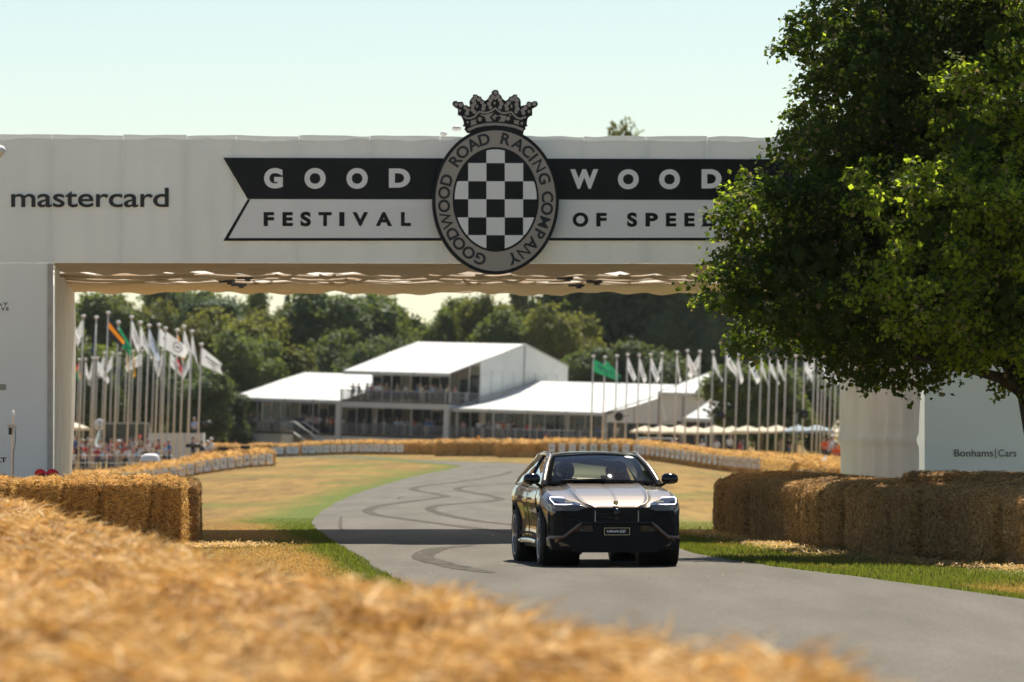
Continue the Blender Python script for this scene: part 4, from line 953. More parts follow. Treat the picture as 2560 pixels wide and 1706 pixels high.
def rnd_dir(g, n):
    d = g.normal(size=(n,3)); return d/np.linalg.norm(d,axis=1)[:,None]
def far_crown(name, kind, seed, n=9000):
    g = np.random.default_rng(seed); C = []; Nn = []
    if kind == 'round': lobes = [(np.array([0,0,8.5]), np.array([3.6,3.6,4.8]))] + [(np.array([math.cos(a)*r_, math.sin(a)*r_, z]), np.array([q,q,q*.8])) for a, r_, z, q in zip(g.random(20)*6.28, 2.2+1.9*g.random(20), 3.0+10.5*g.random(20)**.9, 1.3+1.2*g.random(20))]
    elif kind == 'oval': lobes = [(np.array([0,0,9.0]), np.array([2.3,2.3,6.5]))] + [(np.array([math.cos(a)*r_, math.sin(a)*r_, z]), np.array([q,q,q*1.2])) for a, r_, z, q in zip(g.random(18)*6.28, 1.2+1.2*g.random(18), 2.5+11.5*g.random(18), .9+.9*g.random(18))]
    elif kind == 'cedar': lobes = [(np.array([math.cos(a)*r_, math.sin(a)*r_, z]), np.array([q*1.5,q*1.5,q*.42])) for a, r_, z, q in zip(g.random(30)*6.28, 4.2*g.random(30), 3+12.5*g.random(30), 1.2+1.3*g.random(30))]
    else: lobes = [(np.array([math.cos(a)*r_*.4, math.sin(a)*r_*.4, z]), np.array([r_,r_,.55])) for z in np.linspace(2,15.2,17) for a, r_ in [(g.random()*6.28, 2.6*(1-(z-1)/15.2)+.25)]]
    ar = np.array([l[1].prod()**(2/3) for l in lobes]); pk = g.choice(len(lobes), n, p=ar/ar.sum())
    d = rnd_dir(g, n); cc = np.array([l[0] for l in lobes])[pk]; rr = np.array([l[1] for l in lobes])[pk]
    rad = .80 + .26*g.random(n)**.7; pos = cc + d*rr*rad[:,None]
    # clumps: pull leaves towards clump centres
    cl = pos[g.choice(n, n//14)]; 
    ix = g.choice(len(cl), n); pull = cl[ix] + g.normal(size=(n,3))*.30
    pos = np.where((g.random(n) < .55)[:,None], pull, pos); nn = pos - np.array([0,0,8]); nn /= np.linalg.norm(nn,axis=1)[:,None]; nn[:,2] += .35
    keep = pos[:,2] > .4; pos, nn = pos[keep], nn[keep]
    V_, F_ = leaves_np(pos, nn, .50 if kind != 'cone' else .40, g, .7)
    # inner leafy mass so that the crown is not see-through
    cv = []; cf = []; b0 = len(V_)
    for c, r_ in lobes:
        nu, nv = 10, 6; base = b0+len(cv)
        for j in range(nv+1):
            for i in range(nu):
                a, t = 2*math.pi*i/nu, math.pi*j/nv; k_ = .70+.22*g.random()
                cv.append(c + r_*k_*np.array([math.sin(t)*math.cos(a), math.sin(t)*math.sin(a), math.cos(t)]))
        for j in range(nv):
            for i in range(nu):
                p0, p1 = base+j*nu+i, base+j*nu+(i+1)%nu; cf += [(p0,p1,p1+nu),(p0,p1+nu,p0+nu)]
    return np.concatenate([V_, np.array(cv)]), np.concatenate([F_, np.array(cf)])
CROWN = {}
for i, kd in enumerate(('round','round','round','oval','oval','cedar','cone')):
    V_, F_ = far_crown(kd, kd, 300+i, 9500 if kd != 'cone' else 5000); V_[:,2] = np.maximum(V_[:,2], .3); CROWN[(kd, i)] = (V_, F_)
CK = {'round': [0,1,2], 'oval': [3,4], 'cedar': [5], 'cone': [6]}; CACHE = {}
def crown_mesh(kd, i, col):
    if (i, col) not in CACHE: CACHE[(i, col)] = np_mesh('crown_%s%d_%s' % (kd, i, col), *CROWN[(kd, i)], LEAFM[col])
    return CACHE[(i, col)]
tm = MB(); tm.tube([(0,0,-.3),(.05,0,1.5),(.1,.05,5),(0,.1,9)], [.45,.34,.26,.08], 8)
for a in range(5): tm.tube([(.08,.03,3+a*.9),(math.cos(a*1.3)*1.2,math.sin(a*1.3)*1.2,5.2+a),(math.cos(a*1.3)*2.2,math.sin(a*1.3)*2.2,7+a)], [.16,.1,.04], 6)
TRUNK = tm.mesh('far_trunk', M['bark'])
def far_tree(px, ytop, wpx, D, kd, col, label, var=0, zb=None):
    X, Y = XY(px, D); zt = P(px, ytop, D).z; z0 = h(X, Y) if zb is None else zb
    Hh = zt - z0; wid = wpx/F*D; i = CK[kd][var % len(CK[kd])]
    nat = {'round': (14.2, 9.6), 'oval': (15.6, 6.2), 'cedar': (15.8, 12.5), 'cone': (15.6, 5.6)}[kd]
    r_ = empty('tree', (X, Y, z0), random.random()*6.28); tag(r_, label, 'tree', 'trees behind the marquees')
    r_.scale = (wid/nat[1], wid/nat[1], Hh/nat[0])
    link('trunk', TRUNK, r_); link('crown', crown_mesh(kd, i, col), r_)
T = [ # px, top y, width px, D, kind, colour, label
 (150,742,190,655,'round','mid','mid green tree filling the gap right beside the left pillar',0),
 (262,728,170,660,'oval','mid','tall green tree just left of the dark rounded crown on the left',0),
 (345,735,170,668,'round','olive','olive tree below the bridge edge, between two darker left crowns',1),
 (440,702,210,690,'round','dark','darkest rounded crown at the skyline left of centre',2),
 (540,742,150,680,'oval','mid','narrow green tree right of the darkest left crown',1),
 (612,726,140,690,'round','mid','round topped green tree at the skyline left of the thin conifer',0),
 (500,760,230,640,'cedar','blue','layered blue green cedar in the middle of the left wood',0),
 (575,768,230,630,'round','yellow','yellowing tree in the sun above the left flags',1),
 (718,716,74,690,'cone','blue','thin pointed conifer on the skyline',0),
 (690,775,160,650,'round','olive','olive tree under the thin conifer',2),
 (640,800,170,625,'oval','yellow','yellow green upright tree behind the left marquee',1),
 (865,716,285,640,'round','dark','large dark rounded tree left of the sky gap',1),
 (958,728,120,665,'oval','olive','slender olive tree at the right shoulder of the large dark tree',0),
 (820,830,220,620,'round','dark','low dark tree behind the marquee ridge',0),
 (940,850,170,615,'round','dark','low dark tree left of the tall white roof',2),
 (1015,806,130,640,'round','mid','low green tree in the sky gap',0),
 (1088,778,150,645,'round','mid','green tree right of the sky gap',1),
 (1165,742,160,655,'oval','mid','tall green tree under the crest',0),
 (1228,748,170,640,'round','olive','olive green tree right of the crest foot',2),
 (1330,702,120,720,'round','dark','dark distant tree with sky on both sides under the bridge',0),
 (1300,775,220,625,'round','mid','broad mid green tree behind the tall white roof',1),
 (1400,770,200,615,'round','yellow','yellow green tree right of the tall white roof',2),
 (1450,690,260,650,'round','olive','tall olive tree at the left edge of the dark wood',0),
 (1560,372,470,640,'round','dark','giant dark tree behind the middle of the right wood',1),
 (1572,302,150,660,'oval','olive','tall tree whose top shows above the bridge',0),
 (1760,420,480,635,'round','dark','giant dark tree behind the right flags',2),
 (1960,480,460,630,'round','dark','giant dark tree behind the right pillar',0),
 (1500,870,190,600,'round','dark','low dark tree over the right marquee roof',1),
 (1650,860,230,598,'round','dark','low dark tree behind the right row of flags',0),
 (610,832,185,600,'round','mid','rounded sunlit tree left of the left marquee',2),
 (545,890,150,597,'oval','mid','small upright tree beside the left marquee end',0),
 (742,868,150,602,'oval','olive','upright olive tree over the left marquee roof',1),
 (690,900,140,600,'round','mid','small round tree touching the left marquee ridge',0),
 (210,850,200,560,'round','mid','low green tree behind the leftmost flags',1),
 (330,870,200,565,'round','dark','low dark tree behind the middle left flags',2),
 (430,860,190,570,'round','dark','low dark tree behind the right of the left flags',0),
 (500,930,170,560,'round','dark','dark bush left of the marquee deck',1),
 (560,985,140,575,'round','dark','dark shrub at the left corner of the marquee',2)]
for i, t in enumerate(T): far_tree(*t[:7], var=t[7])
far_tree(1895, 905, 250, 470, 'round', 'mid', 'bushy tree among the right flagpoles above the parasols', 1)
far_tree(1985, 930, 190, 480, 'round', 'dark', 'darker bushy tree next to the right pillar', 2)
# ---- the lime tree leaning in from the right, sharp
g = np.random.default_rng(77)
DT = 88.5; SP = F/DT
ELL = [ # px, py, rx, ry px, D offset, depth m, share of leaves painted as sunlit
 (2290,60,175,190,1.6,1.5,.10),(2215,270,165,160,1.2,1.5,.10),(2095,470,135,95,.6,1.2,.16),(2035,640,140,110,.3,1.2,.16),(2075,815,190,60,.4,1.2,.12),(2290,858,200,50,.3,1.2,.12),(2400,470,200,270,1.6,1.6,.08),(2480,-80,220,160,1,1.6,.12),(2190,-90,130,110,1.4,1.3,.12),(2120,150,90,60,1.0,.9,.2),(1938,480,50,60,-.1,.6,.5),(1855,752,48,45,-.2,.6,.5),(1995,560,85,120,.7,.8,.10),(1960,730,100,90,.6,.8,.10),(1925,640,50,70,.4,.6,.2),(2460,880,120,36,-.3,.9,.4),(2200,560,150,160,1.2,1.2,.08),
 (2465,330,130,100,-1.6,1.0,1.0),(2375,560,150,95,-2.0,1.1,1.0),(2315,745,150,85,-1.8,1.0,.95),(2510,740,160,130,-1.9,1.2,.95),(2550,110,110,120,-1.5,1.1,.7),(2580,500,110,150,-2.3,1.1,1.0),(2680,600,220,380,0,1.9,.3),(2720,200,220,380,.5,1.9,.3),
 (2300,420,260,290,5.5,2.4,0),(2390,200,260,260,7.5,2.6,0),(2250,620,240,170,5.0,2.0,0),(2330,560,220,220,9.5,2.0,0)]
LV = []; LF = []; LM = []; off = 0
def put(Vl, Fl, mi):
    global off
    LV.append(Vl); LF.append(Fl+off); off += len(Vl); LM.append(mi)
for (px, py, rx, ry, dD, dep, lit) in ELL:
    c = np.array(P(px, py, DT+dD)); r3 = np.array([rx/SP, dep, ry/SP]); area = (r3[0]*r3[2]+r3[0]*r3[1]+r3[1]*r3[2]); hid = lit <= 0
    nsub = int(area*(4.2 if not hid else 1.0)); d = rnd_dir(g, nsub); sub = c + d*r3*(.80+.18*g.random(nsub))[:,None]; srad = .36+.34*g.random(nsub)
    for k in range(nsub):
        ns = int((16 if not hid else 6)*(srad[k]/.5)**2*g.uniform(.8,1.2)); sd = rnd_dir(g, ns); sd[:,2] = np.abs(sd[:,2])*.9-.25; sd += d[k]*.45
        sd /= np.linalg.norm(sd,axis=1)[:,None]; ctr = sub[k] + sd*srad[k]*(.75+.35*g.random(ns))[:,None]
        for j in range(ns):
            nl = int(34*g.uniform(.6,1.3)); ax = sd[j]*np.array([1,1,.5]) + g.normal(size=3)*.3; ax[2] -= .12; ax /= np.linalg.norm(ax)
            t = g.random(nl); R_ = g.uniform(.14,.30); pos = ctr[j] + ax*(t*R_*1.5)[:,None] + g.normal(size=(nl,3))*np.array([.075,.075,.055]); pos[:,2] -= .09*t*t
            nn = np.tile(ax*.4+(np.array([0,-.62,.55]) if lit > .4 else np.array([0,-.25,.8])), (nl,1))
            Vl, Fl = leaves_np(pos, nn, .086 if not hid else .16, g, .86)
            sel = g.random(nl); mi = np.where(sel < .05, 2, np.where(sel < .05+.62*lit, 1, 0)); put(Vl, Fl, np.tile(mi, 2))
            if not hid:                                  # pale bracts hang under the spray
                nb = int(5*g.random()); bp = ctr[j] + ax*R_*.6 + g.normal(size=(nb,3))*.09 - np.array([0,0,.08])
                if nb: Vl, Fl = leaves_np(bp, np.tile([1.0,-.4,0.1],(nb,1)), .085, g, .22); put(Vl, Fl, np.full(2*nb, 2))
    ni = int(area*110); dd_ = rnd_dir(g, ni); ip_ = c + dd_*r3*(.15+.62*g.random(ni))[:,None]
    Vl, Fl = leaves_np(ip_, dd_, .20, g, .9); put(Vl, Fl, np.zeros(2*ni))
lime = empty('lime_tree', (8.35, DT+.4, 0)); tag(lime, 'large leafy lime tree leaning in over the right straw bales', 'tree')
lm = np_mesh('lime_crown', np.concatenate(LV)-np.array([8.35,DT+.4,0]), np.concatenate(LF), [M['lime_leaf'],M['lime_leaf_lit'],M['bract']], np.concatenate(LM))
link('crown', lm, lime)
rel = lambda p: (p[0]-8.35, p[1]-DT-.4, p[2])
q = lambda px, py, dD=0: rel(P(px, py, DT+dD))
MB().tube([(.25,0,-.2),(.18,0,.5),(.0,0,1.6),(-.22,-.05,2.7),(-.1,.0,4.5),(-.5,.1,7)], [.50,.36,.30,.27,.22,.10], 12).build('trunk', M['bark'], lime)
for pts, rs in (([q(2575,1000),q(2545,968,-.1),q(2500,945,-.2),q(2430,925,-.4),q(2330,905,-.5),q(2240,880,-.4)], [.15,.12,.09,.065,.045,.02]), ([q(2560,960),q(2520,900,.2),q(2450,820,.3),q(2300,740,.2),q(2120,720,.2),q(1960,740,.0)],[.18,.15,.12,.09,.06,.02]), ([q(2590,850),q(2500,650,.5),q(2350,450,.6),q(2150,300,.6)],[.2,.15,.1,.03]), ([q(2600,700),q(2520,450,-.6),q(2470,300,-1)],[.16,.1,.03]), ([q(2580,1000,-.2),q(2570,1040,-.2),q(2562,1070,-.3)],[.10,.06,.03])):
    MB().tube(pts, rs, 8).build('branch', M['bark'], lime)
# ---------------------------------------------------------------- flags
FL = {}
for k, a in (('white',(.72,.74,.76)),('navy',(.015,.025,.085)),('orange',(.75,.26,.01)),('green',(.02,.28,.12)),('yellow',(.70,.42,.02)),('red',(.55,.03,.06)),('black',(.02,.02,.03)),('blue',(.45,.52,.66))): FL[k] = pm('flag_'+k, a, tuple(min(1,c*1.1) for c in a), scale=1.5, rough=.7, trans=.38)
M['mk_blue'] = pm('flag_print_blue', (.10,.16,.35), rough=.7, trans=.3)
def flag_pole(px_top, py_top, D, lean, cols, dirn, ang, mark, label, group, r=.050, fly=1.55, hoist=1.05):
    top = P(px_top, py_top, D); zg = h(top.x, D); Hh = top.z - zg; bx = top.x - Hh*math.tan(lean)
    rt = empty('flagpole', (bx, D, zg)); tag(rt, label, 'flagpole', group)
    rt.rotation_euler = (0, lean, 0); Hl = Hh/math.cos(lean)
    MB().tube([(0,0,-.1),(0,0,Hl*.5),(0,0,Hl)], [r*1.25,r,r*.8], 8).build('pole', M['pole'], rt)
    MB().lathe([(0,.17),(.11,.15),(.16,.07),(.10,0),(.05,-.05)], 10, 'Z', (0,0,Hl)).build('finial', M['white'], rt)
    if not cols: return
    ph = random.random()*6; fx, fz = math.sin(ang)*dirn, -math.cos(ang)
    def cl(u, v, dy=0.0):
        wv = .16*math.sin(u*5.5+ph+v*1.4)*u + .10*math.sin(u*11+ph*2)*u
        x = dirn*r + fx*fly*u + .09*math.sin(v*4+ph)*u*dirn; z = Hl - .12 - hoist*v*(1-.25*u) + fz*fly*u*(1-.15*v)
        return (x, wv+dy+.25*u*(1 if ph > 3 else -1), z)
    nb = len(cols)
    fo = None
    for i, c in enumerate(cols):
        ob = MB().grid(lambda u, v: cl(u, (i+v)/nb), 12, max(3, 8//nb)).build('flag', FL[c], rt)
        fo = fo or ob
    if mark:
        m = MB(); mt = {'b': 'mk_blue', 'g': 'mk_grey', 'r': 'mk_red'}[mark[-1]]
        if mark[0] == 'o':
            n_ = 20; vs = []
            for k in range(n_):
                t = 2*math.pi*k/n_
                for rr in (.34,.27): vs.append(cl(.55+rr*.62*math.cos(t), .5+rr*math.sin(t), -.012))
            m.add(vs, [(2*k, 2*k+1, (2*k+3) % (2*n_), (2*k+2) % (2*n_)) for k in range(n_)])
            m.add([cl(.40,.5,-.012),cl(.55,.42,-.012),cl(.70,.5,-.012),cl(.55,.58,-.012)], [(0,1,2,3)])
        else:
            for (a, b, c, d) in ((.2,.85,.30,.42),(.3,.75,.55,.62)):
                m.grid(lambda u, v: cl(a+(b-a)*u, c+(d-c)*v, -.012), 6, 1)
        m.build('flag_emblem', M[mt], fo)
z4 = lambda x, y: (100+x*.2934, 760+y*.2934)
LFN = [(265,90,['white'],1,.35,'tr','white flag with a red mark, nearest the left pillar'),(370,115,['white'],-1,.45,'og','white flag with a round emblem drooping left, second near pole'),(480,125,['navy'],-1,.08,None,'navy blue flag hanging straight down'),(582,88,['black','orange','black'],1,.62,None,'black and orange flag on the tallest left pole'),(668,168,['green'],1,.55,'tb','green flag right of the black and orange one'),
 (780,122,['white'],1,.35,'tg','broad white flag right of the green one'),(855,170,['white'],1,.42,'tb','long white flag with blue print, seventh near pole'),(930,195,['blue'],1,.38,'tb','pale blue flag trailing right of the long white one'),(1015,190,['white'],1,.80,'tg','white flag blown right, ninth near pole'),(1070,220,['white'],1,.95,'og','white flag with interlinked rings blown right'),
 (1170,235,['orange','white'],1,.30,None,'narrow orange and white flag behind the ringed one'),(1228,205,['white'],1,.30,'tb','white flag hanging limp, third near pole from the right'),(1295,245,['white'],1,.25,None,'plain white flag hanging limp, second near pole from the right'),(1375,355,['white'],1,.92,'tg','white flag blown right on the rightmost left pole')]
LEAN = R(1.95)
for i, (x, y, c, dr, an, mk_, lb) in enumerate(LFN): flag_pole(*z4(x, y), 338+ (i % 3)*4, LEAN, c, dr, an, mk_, lb, 'near flagpoles on the left')
LFF = [(285,480,['orange','green'],1,.5,None),(335,482,['red','green'],-1,.3,None),(388,480,['white'],1,.2,None),(450,468,['white'],-1,.1,None),(490,470,['white'],1,.6,None),(550,425,['white'],-1,.25,None),(617,425,['white'],-1,.4,'tb'),(680,430,['navy'],1,.08,None),(740,400,['yellow'],1,.12,None),(795,410,['yellow'],1,.1,None),(868,405,['white'],-1,.9,'tg'),(975,402,['white'],1,.2,'tb'),(1045,400,['white'],-1,.15,'tb'),(1110,405,['white'],1,.6,'tg'),(1160,430,['red','white'],1,.4,None),(1282,428,['white'],-1,.35,'tb')]
for i, (x, y, c, dr, an, mk_) in enumerate(LFF):
    flag_pole(*z4(x, y), 470, LEAN, c, dr, an, mk_, '%s flag, %s from the left in the left cluster\'s back row' % (' and '.join(c), ordn(i)), 'far flagpoles on the left')
z6 = lambda x, y: (1400+x*.3145, 850+y*.3145)
RF = [(265,140,['green'],1,1.05,'tb'),(357,145,['green'],1,.75,'tb'),(453,135,['navy'],1,.10,None),(537,125,['white'],1,.36,'tb'),(630,130,['white'],1,.28,'tb'),(722,125,['white'],1,.35,'tb'),(813,118,['white'],-1,.25,'tg'),(930,105,['white'],1,.14,'tr'),(1013,95,['white'],1,.5,'tr'),(1113,100,['white'],-1,.45,'tr'),(1217,105,['white'],1,.4,'og'),(1322,90,['white'],1,.55,'tg'),(1412,130,['white'],1,.2,None),(1510,130,['white'],1,.4,'tb'),(1600,130,['white'],1,.3,None),(1668,130,['white'],1,.4,None),(1733,130,['white'],1,.35,'tg'),(1797,135,None,1,0,None),(1875,135,None,1,0,None),(1945,130,['white'],1,.4,None),(2022,125,['white'],-1,.3,None),(2058,130,None,1,0,None),(2088,125,['white'],1,.3,None),(2115,130,None,1,0,None),(2157,128,['white'],1,.3,'tg'),(2197,130,None,1,0,None),(2237,130,None,1,0,None)]
for i, (x, y, c, dr, an, mk_) in enumerate(RF):
    lb = '%s, %s pole from the left in the right row' % (('%s flag' % c[0]) if c else 'bare topped flagpole', ordn(i))
    flag_pole(*z6(x, y), 420+(i % 2)*2, R(1.7), c, dr, an, mk_, lb, 'flagpoles on the right', r=.055, fly=1.65, hoist=.95)
# single pale pole cut by the left frame edge
flag_pole(-8, 388, 93.0, R(1), None, 1, 0, None, 'pale capped pole cut off by the left frame edge', None, r=.045)
# ---------------------------------------------------------------- the marquees
PSI = R(38); TAU = R(1.9)
def frame(px, py_g, D):
    X, Y = XY(px, D); return Matrix.Translation((X, Y, 0)) @ Matrix.Rotation(TAU, 4, 'Y') @ Matrix.Rotation(-PSI, 4, 'Z')
MF = frame(1123, 1130, 560.0) @ Matrix.Diagonal((1.065,1,1,1))
def mroot(name, label, mtx, cat='marquee'):
    r_ = bpy.data.objects.new(name, None); sc.collection.objects.link(r_); r_.matrix_world = mtx; return tag(r_, label, cat)
def slab(root, name, x0, x1, y0, y1, z0, z1, mat): return MB().box(((x0+x1)/2,(y0+y1)/2,(z0+z1)/2), (abs(x1-x0),abs(y1-y0),abs(z1-z0))).build(name, mat, root)
def roof_panels(root, x0, x1, n, y0, z0, y1, z1, y2, z2, thick=.12, sagm=.0):
    for i in range(n):
        a, b = x0+(x1-x0)*i/n+.01, x0+(x1-x0)*(i+1)/n-.01
        MB().grid(lambda u, v: (a+(b-a)*u, y0+(y1-y0)*v, z0+(z1-z0)*v - .10*math.sin(math.pi*u)*math.sin(math.pi*v) - sagm*math.sin(math.pi*v)), 4, 6).build('roof_panel', M['marquee'], root)
        MB().grid(lambda u, v: (a+(b-a)*u, y1+(y2-y1)*v, z1+(z2-z1)*v), 2, 2).build('roof_panel', M['marquee'], root)
        MB().box(((a+b)/2, y0-.02, z0-.17), (b-a, .05, .34)).build('eave_fascia', M['marquee'], root)
        if i: MB().box((a-.01, y0-.06, z0-.18), (.10,.06,.42)).build('eave_strap', M['steel'], root)
    for xe in (x0, x1): MB().tube([(xe,y0,z0),(xe,y1,z1),(xe,y2,z2)], .06, 6).build('gable_rail', M['steel'], root)
def railing(root, pts, z0, hgt=1.05, step=.16):
    m = MB(); mr = MB()
    for (xa, ya), (xb, yb) in zip(pts[:-1], pts[1:]):
        L_ = math.hypot(xb-xa, yb-ya); n = int(L_/step)
        for k in range(n+1): t = k/n; m.tube([(xa+(xb-xa)*t, ya+(yb-ya)*t, z0), (xa+(xb-xa)*t, ya+(yb-ya)*t, z0+hgt)], .022, 4)
        for zz in (z0+.08, z0+hgt): mr.tube([(xa,ya,zz),(xb,yb,zz)], .035, 6)
        for k in range(int(L_/2.5)+1): t = min(1, k*2.5/L_); mr.box((xa+(xb-xa)*t, ya+(yb-ya)*t, z0+hgt/2+.03), (.10,.10,hgt+.1))
    r_ = mr.build('railing', M['steel'], root); o = m.build('balusters', M['steel'], r_); o['kind'] = 'stuff'
def backwall(root, x0, x1, y, z0, z1, step=1.15):
    MB().quad((x0,y+.08,z0),(x1,y+.08,z0),(x1,y+.08,z1),(x0,y+.08,z1)).build('inner_wall', M['dash'], root)
    n = int((x1-x0)/step)
    for k in range(n):
        a = x0+(x1-x0)*k/n; b = x0+(x1-x0)*(k+1)/n
        if k % 5 != 3: slab(root, 'door_pane', a+.07, b-.07, y-.01, y+.03, z0+.05, z0+2.35+(.5 if k % 3 else .1), M['glass_dark'])
        slab(root, 'door_post', a-.05, a+.05, y-.04, y+.06, z0, z1, M['steel'] if k % 2 else M['white'])
M['skirt'] = pm('white_skirt', (.66,.67,.65), (.72,.73,.71), scale=1, rough=.6)
# left marquee
lm_ = mroot('marquee', 'long low white marquee on a raised deck at the left of the group', MF)
roof_panels(lm_, -27.0, -13.05, 4, 0.0, 4.75, 11.8, 7.6, 20, 5.6)
slab(lm_, 'deck', -27.6, -12.9, -.6, 18, 1.22, 1.40, M['dark']); slab(lm_, 'deck_skirt', -27.2, -12.9, -.45, -.40, -.3, 1.22, M['skirt'])
for k in range(5): slab(lm_, 'post', -27+3.45*k-.06+.06, -27+3.45*k+.12, -.06, .08, 1.4, 4.62, M['steel'])
backwall(lm_, -27, -12.9, 5.2, 1.4, 4.9); railing(lm_, [(-29.2,2.5),(-27.4,-.45),(-18.6,-.45)], 1.4)
# storey marquee
cm_ = mroot('two_storey_marquee', 'tall white two storey marquee with a balcony full of guests', MF)
roof_panels(cm_, -12.9, .0, 3, -.2, 7.72, 11.6, 11.0, 18.9, 9.0)
for i in range(8):
    y0, y1 = 4.6+14.2*i/8, 4.6+14.2*(i+1)/8; zr = lambda y: (7.72+(11.0-7.72)*(y+.2)/11.8) if y < 11.6 else 11.0-(y-11.6)*2.0/7.3
    MB().add([(-.02,y0+.03,1.4),(-.02,y1-.03,1.4),(-.02,y1-.03,8.0),(-.02,y0+.03,8.0)], [(0,1,2,3)]).build('wall_panel', M['marq_wall'], cm_)
    MB().add([(-.06,y0,8.0),(-.06,y1,8.0),(-.06,y1,zr(y1)-.05),(-.06,y0,zr(y0)-.05)], [(0,1,2,3)]).build('gable_panel', M['marq_wall'], cm_)
    slab(cm_, 'wall_post', -.05, .05, y0-.06, y0+.06, 1.4, 8.05, M['marq_wall'])
MB().tube([(0,11.6,5),(0,11.6,11)], .06, 6).build('gable_seam', M['steel'], cm_)
MB().quad((-12.9,4.6,1.4),(-12.9,18.8,1.4),(-12.9,18.8,9),(-12.9,4.6,8.9)).build('wall_panel', M['marq_wall'], cm_)
MB().quad((-12.9,18.8,1.4),(0,18.8,1.4),(0,18.8,8.9),(-12.9,18.8,8.9)).build('wall_panel', M['marq_wall'], cm_)
slab(cm_, 'balcony_floor', -12.9, .3, -.4, 4.6, 4.66, 4.78, M['dark']); slab(cm_, 'balcony_fascia', -13.1, .25, -.5, -.38, 4.10, 4.66, M['marquee'])
slab(cm_, 'balcony_fascia', .18, .28, -.37, 4.6, 4.12, 4.64, M['marquee'])
backwall(cm_, -12.9, -.1, 4.5, 4.78, 8.6); backwall(cm_, -12.9, -.1, 4.9, 1.4, 4.1)
railing(cm_, [(-12.9,3.6),(-12.9,-.4),(.2,-.4),(.2,4.3)], 4.78)
slab(cm_, 'deck', -12.88, .2, -.4, 4.8, 1.22, 1.40, M['dark']); slab(cm_, 'deck_skirt', -12.8, .2, -.3, -.26, -.3, 1.22, M['skirt'])
for x in (-12.98, .0): slab(cm_, 'column', x-.28, x+.28, -.70, -.42, -.2, 4.66, M['marquee'])
for x in (-8.8,-4.6): slab(cm_, 'post', x-.09, x+.09, -.1, .08, 1.4, 4.1, M['steel'])
railing(cm_, [(-12.6,-.36),(-.35,-.36)], 1.4)
# right marquee
rm_ = mroot('marquee', 'long white marquee with tree shadow on its roof, right of the storey tent', MF)
roof_panels(rm_, .45, 18.1, 4, -.3, 4.32, 13.3, 7.35, 22, 5.2, sagm=.35)
slab(rm_, 'deck', .3, 18.0, -.3, 8, 1.22, 1.40, M['dark']); slab(rm_, 'deck_skirt', .3, 18.0, -.2, -.15, -.3, 1.22, M['skirt'])
for k in range(5): slab(rm_, 'post', .9+4.3*k-.1, .9+4.3*k+.1, -.2, .0, 1.4, 4.2, M['steel'])
backwall(rm_, .4, 18.0, 5.0, 1.4, 4.6); railing(rm_, [(.4,-.25),(17.8,-.25)], 1.4)
for (ya, yb) in ((0,4.4),(4.5,8.8),(8.9,13.3),(13.4,22)):
    zz = lambda y: 4.32+(7.35-4.32)*(y+.3)/13.6 if y <= 13.3 else 7.35-(y-13.3)*.247
    MB().add([(18.05,ya,3.4 if ya < 13 else .5),(18.05,yb,3.4 if ya < 13 else .5),(18.05,yb,zz(yb)-.3),(18.05,ya,zz(ya)-.3)], [(0,1,2,3)]).build('gable_panel', M['marq_wall'], rm_)
# small marquee at the right
MR = frame(1640, 1130, 520.0)
sm_ = mroot('marquee', 'small white marquee behind the right flagpoles', MR)
roof_panels(sm_, 0, 8.2, 2, 0, 5.6, 8.0, 7.6, 16, 5.6)
for (a, b) in ((0,2.7),(2.75,5.4),(5.45,8.2)): MB().quad((a,.3,3.0),(b,.3,3.0),(b,.3,5.3),(a,.3,5.3)).build('wall_panel', M['marq_wall'], sm_)
for x in (0, 2.72, 5.42, 8.2): slab(sm_, 'post', x-.08, x+.08, .15, .3, 0, 5.4, M['steel'])
MB().quad((-.02,0,2.8),(-.02,16,2.8),(-.02,16,5.3),(-.02,0,5.3)).build('wall_panel', M['marq_wall'], sm_)
slab(sm_, 'inner_wall', 0, 8.2, 3.0, 3.1, 0, 5, M['dark'])
ML = frame(1705, 1130, 500.0)
am_ = mroot('marquee', 'low white awning roof beside the bushy tree on the right', ML)
roof_panels(am_, 0, 6.5, 2, 0, 3.2, 6.0, 5.6, 10, 4.6)
for x in (0, 3.2, 6.5): slab(am_, 'post', x-.06, x+.06, 0, .12, 0, 3.1, M['steel'])
# steps from the left deck
stp = mroot('deck_stair', 'white stair with bright handrails leading down from the left deck', MF, 'stairs')
for k in range(7): slab(stp, 'tread', -17.2+.36*k, -16.7+.36*k, -2.0, -.5, 1.22-.19*k, 1.28-.19*k, M['steel'])
for yy in (-2.05,-.5):
    MB().tube([(-17.6,yy,2.45),(-17.2,yy,2.45),(-14.6,yy,1.05)], .075, 6).build('handrail', M['marquee'], stp)
    MB().tube([(-17.2,yy,1.35),(-14.6,yy,-.05)], .085, 6).build('stringer', M['marquee'], stp)
slab(stp, 'landing', -18.7, -17.2, -2.1, -.5, 1.2, 1.38, M['dark']); slab(stp, 'landing_skirt', -18.7, -17.25, -2.15, -2.1, -.3, 1.2, M['skirt']); railing(stp, [(-18.7,-.6),(-18.7,-2.1),(-17.25,-2.1)], 1.38)
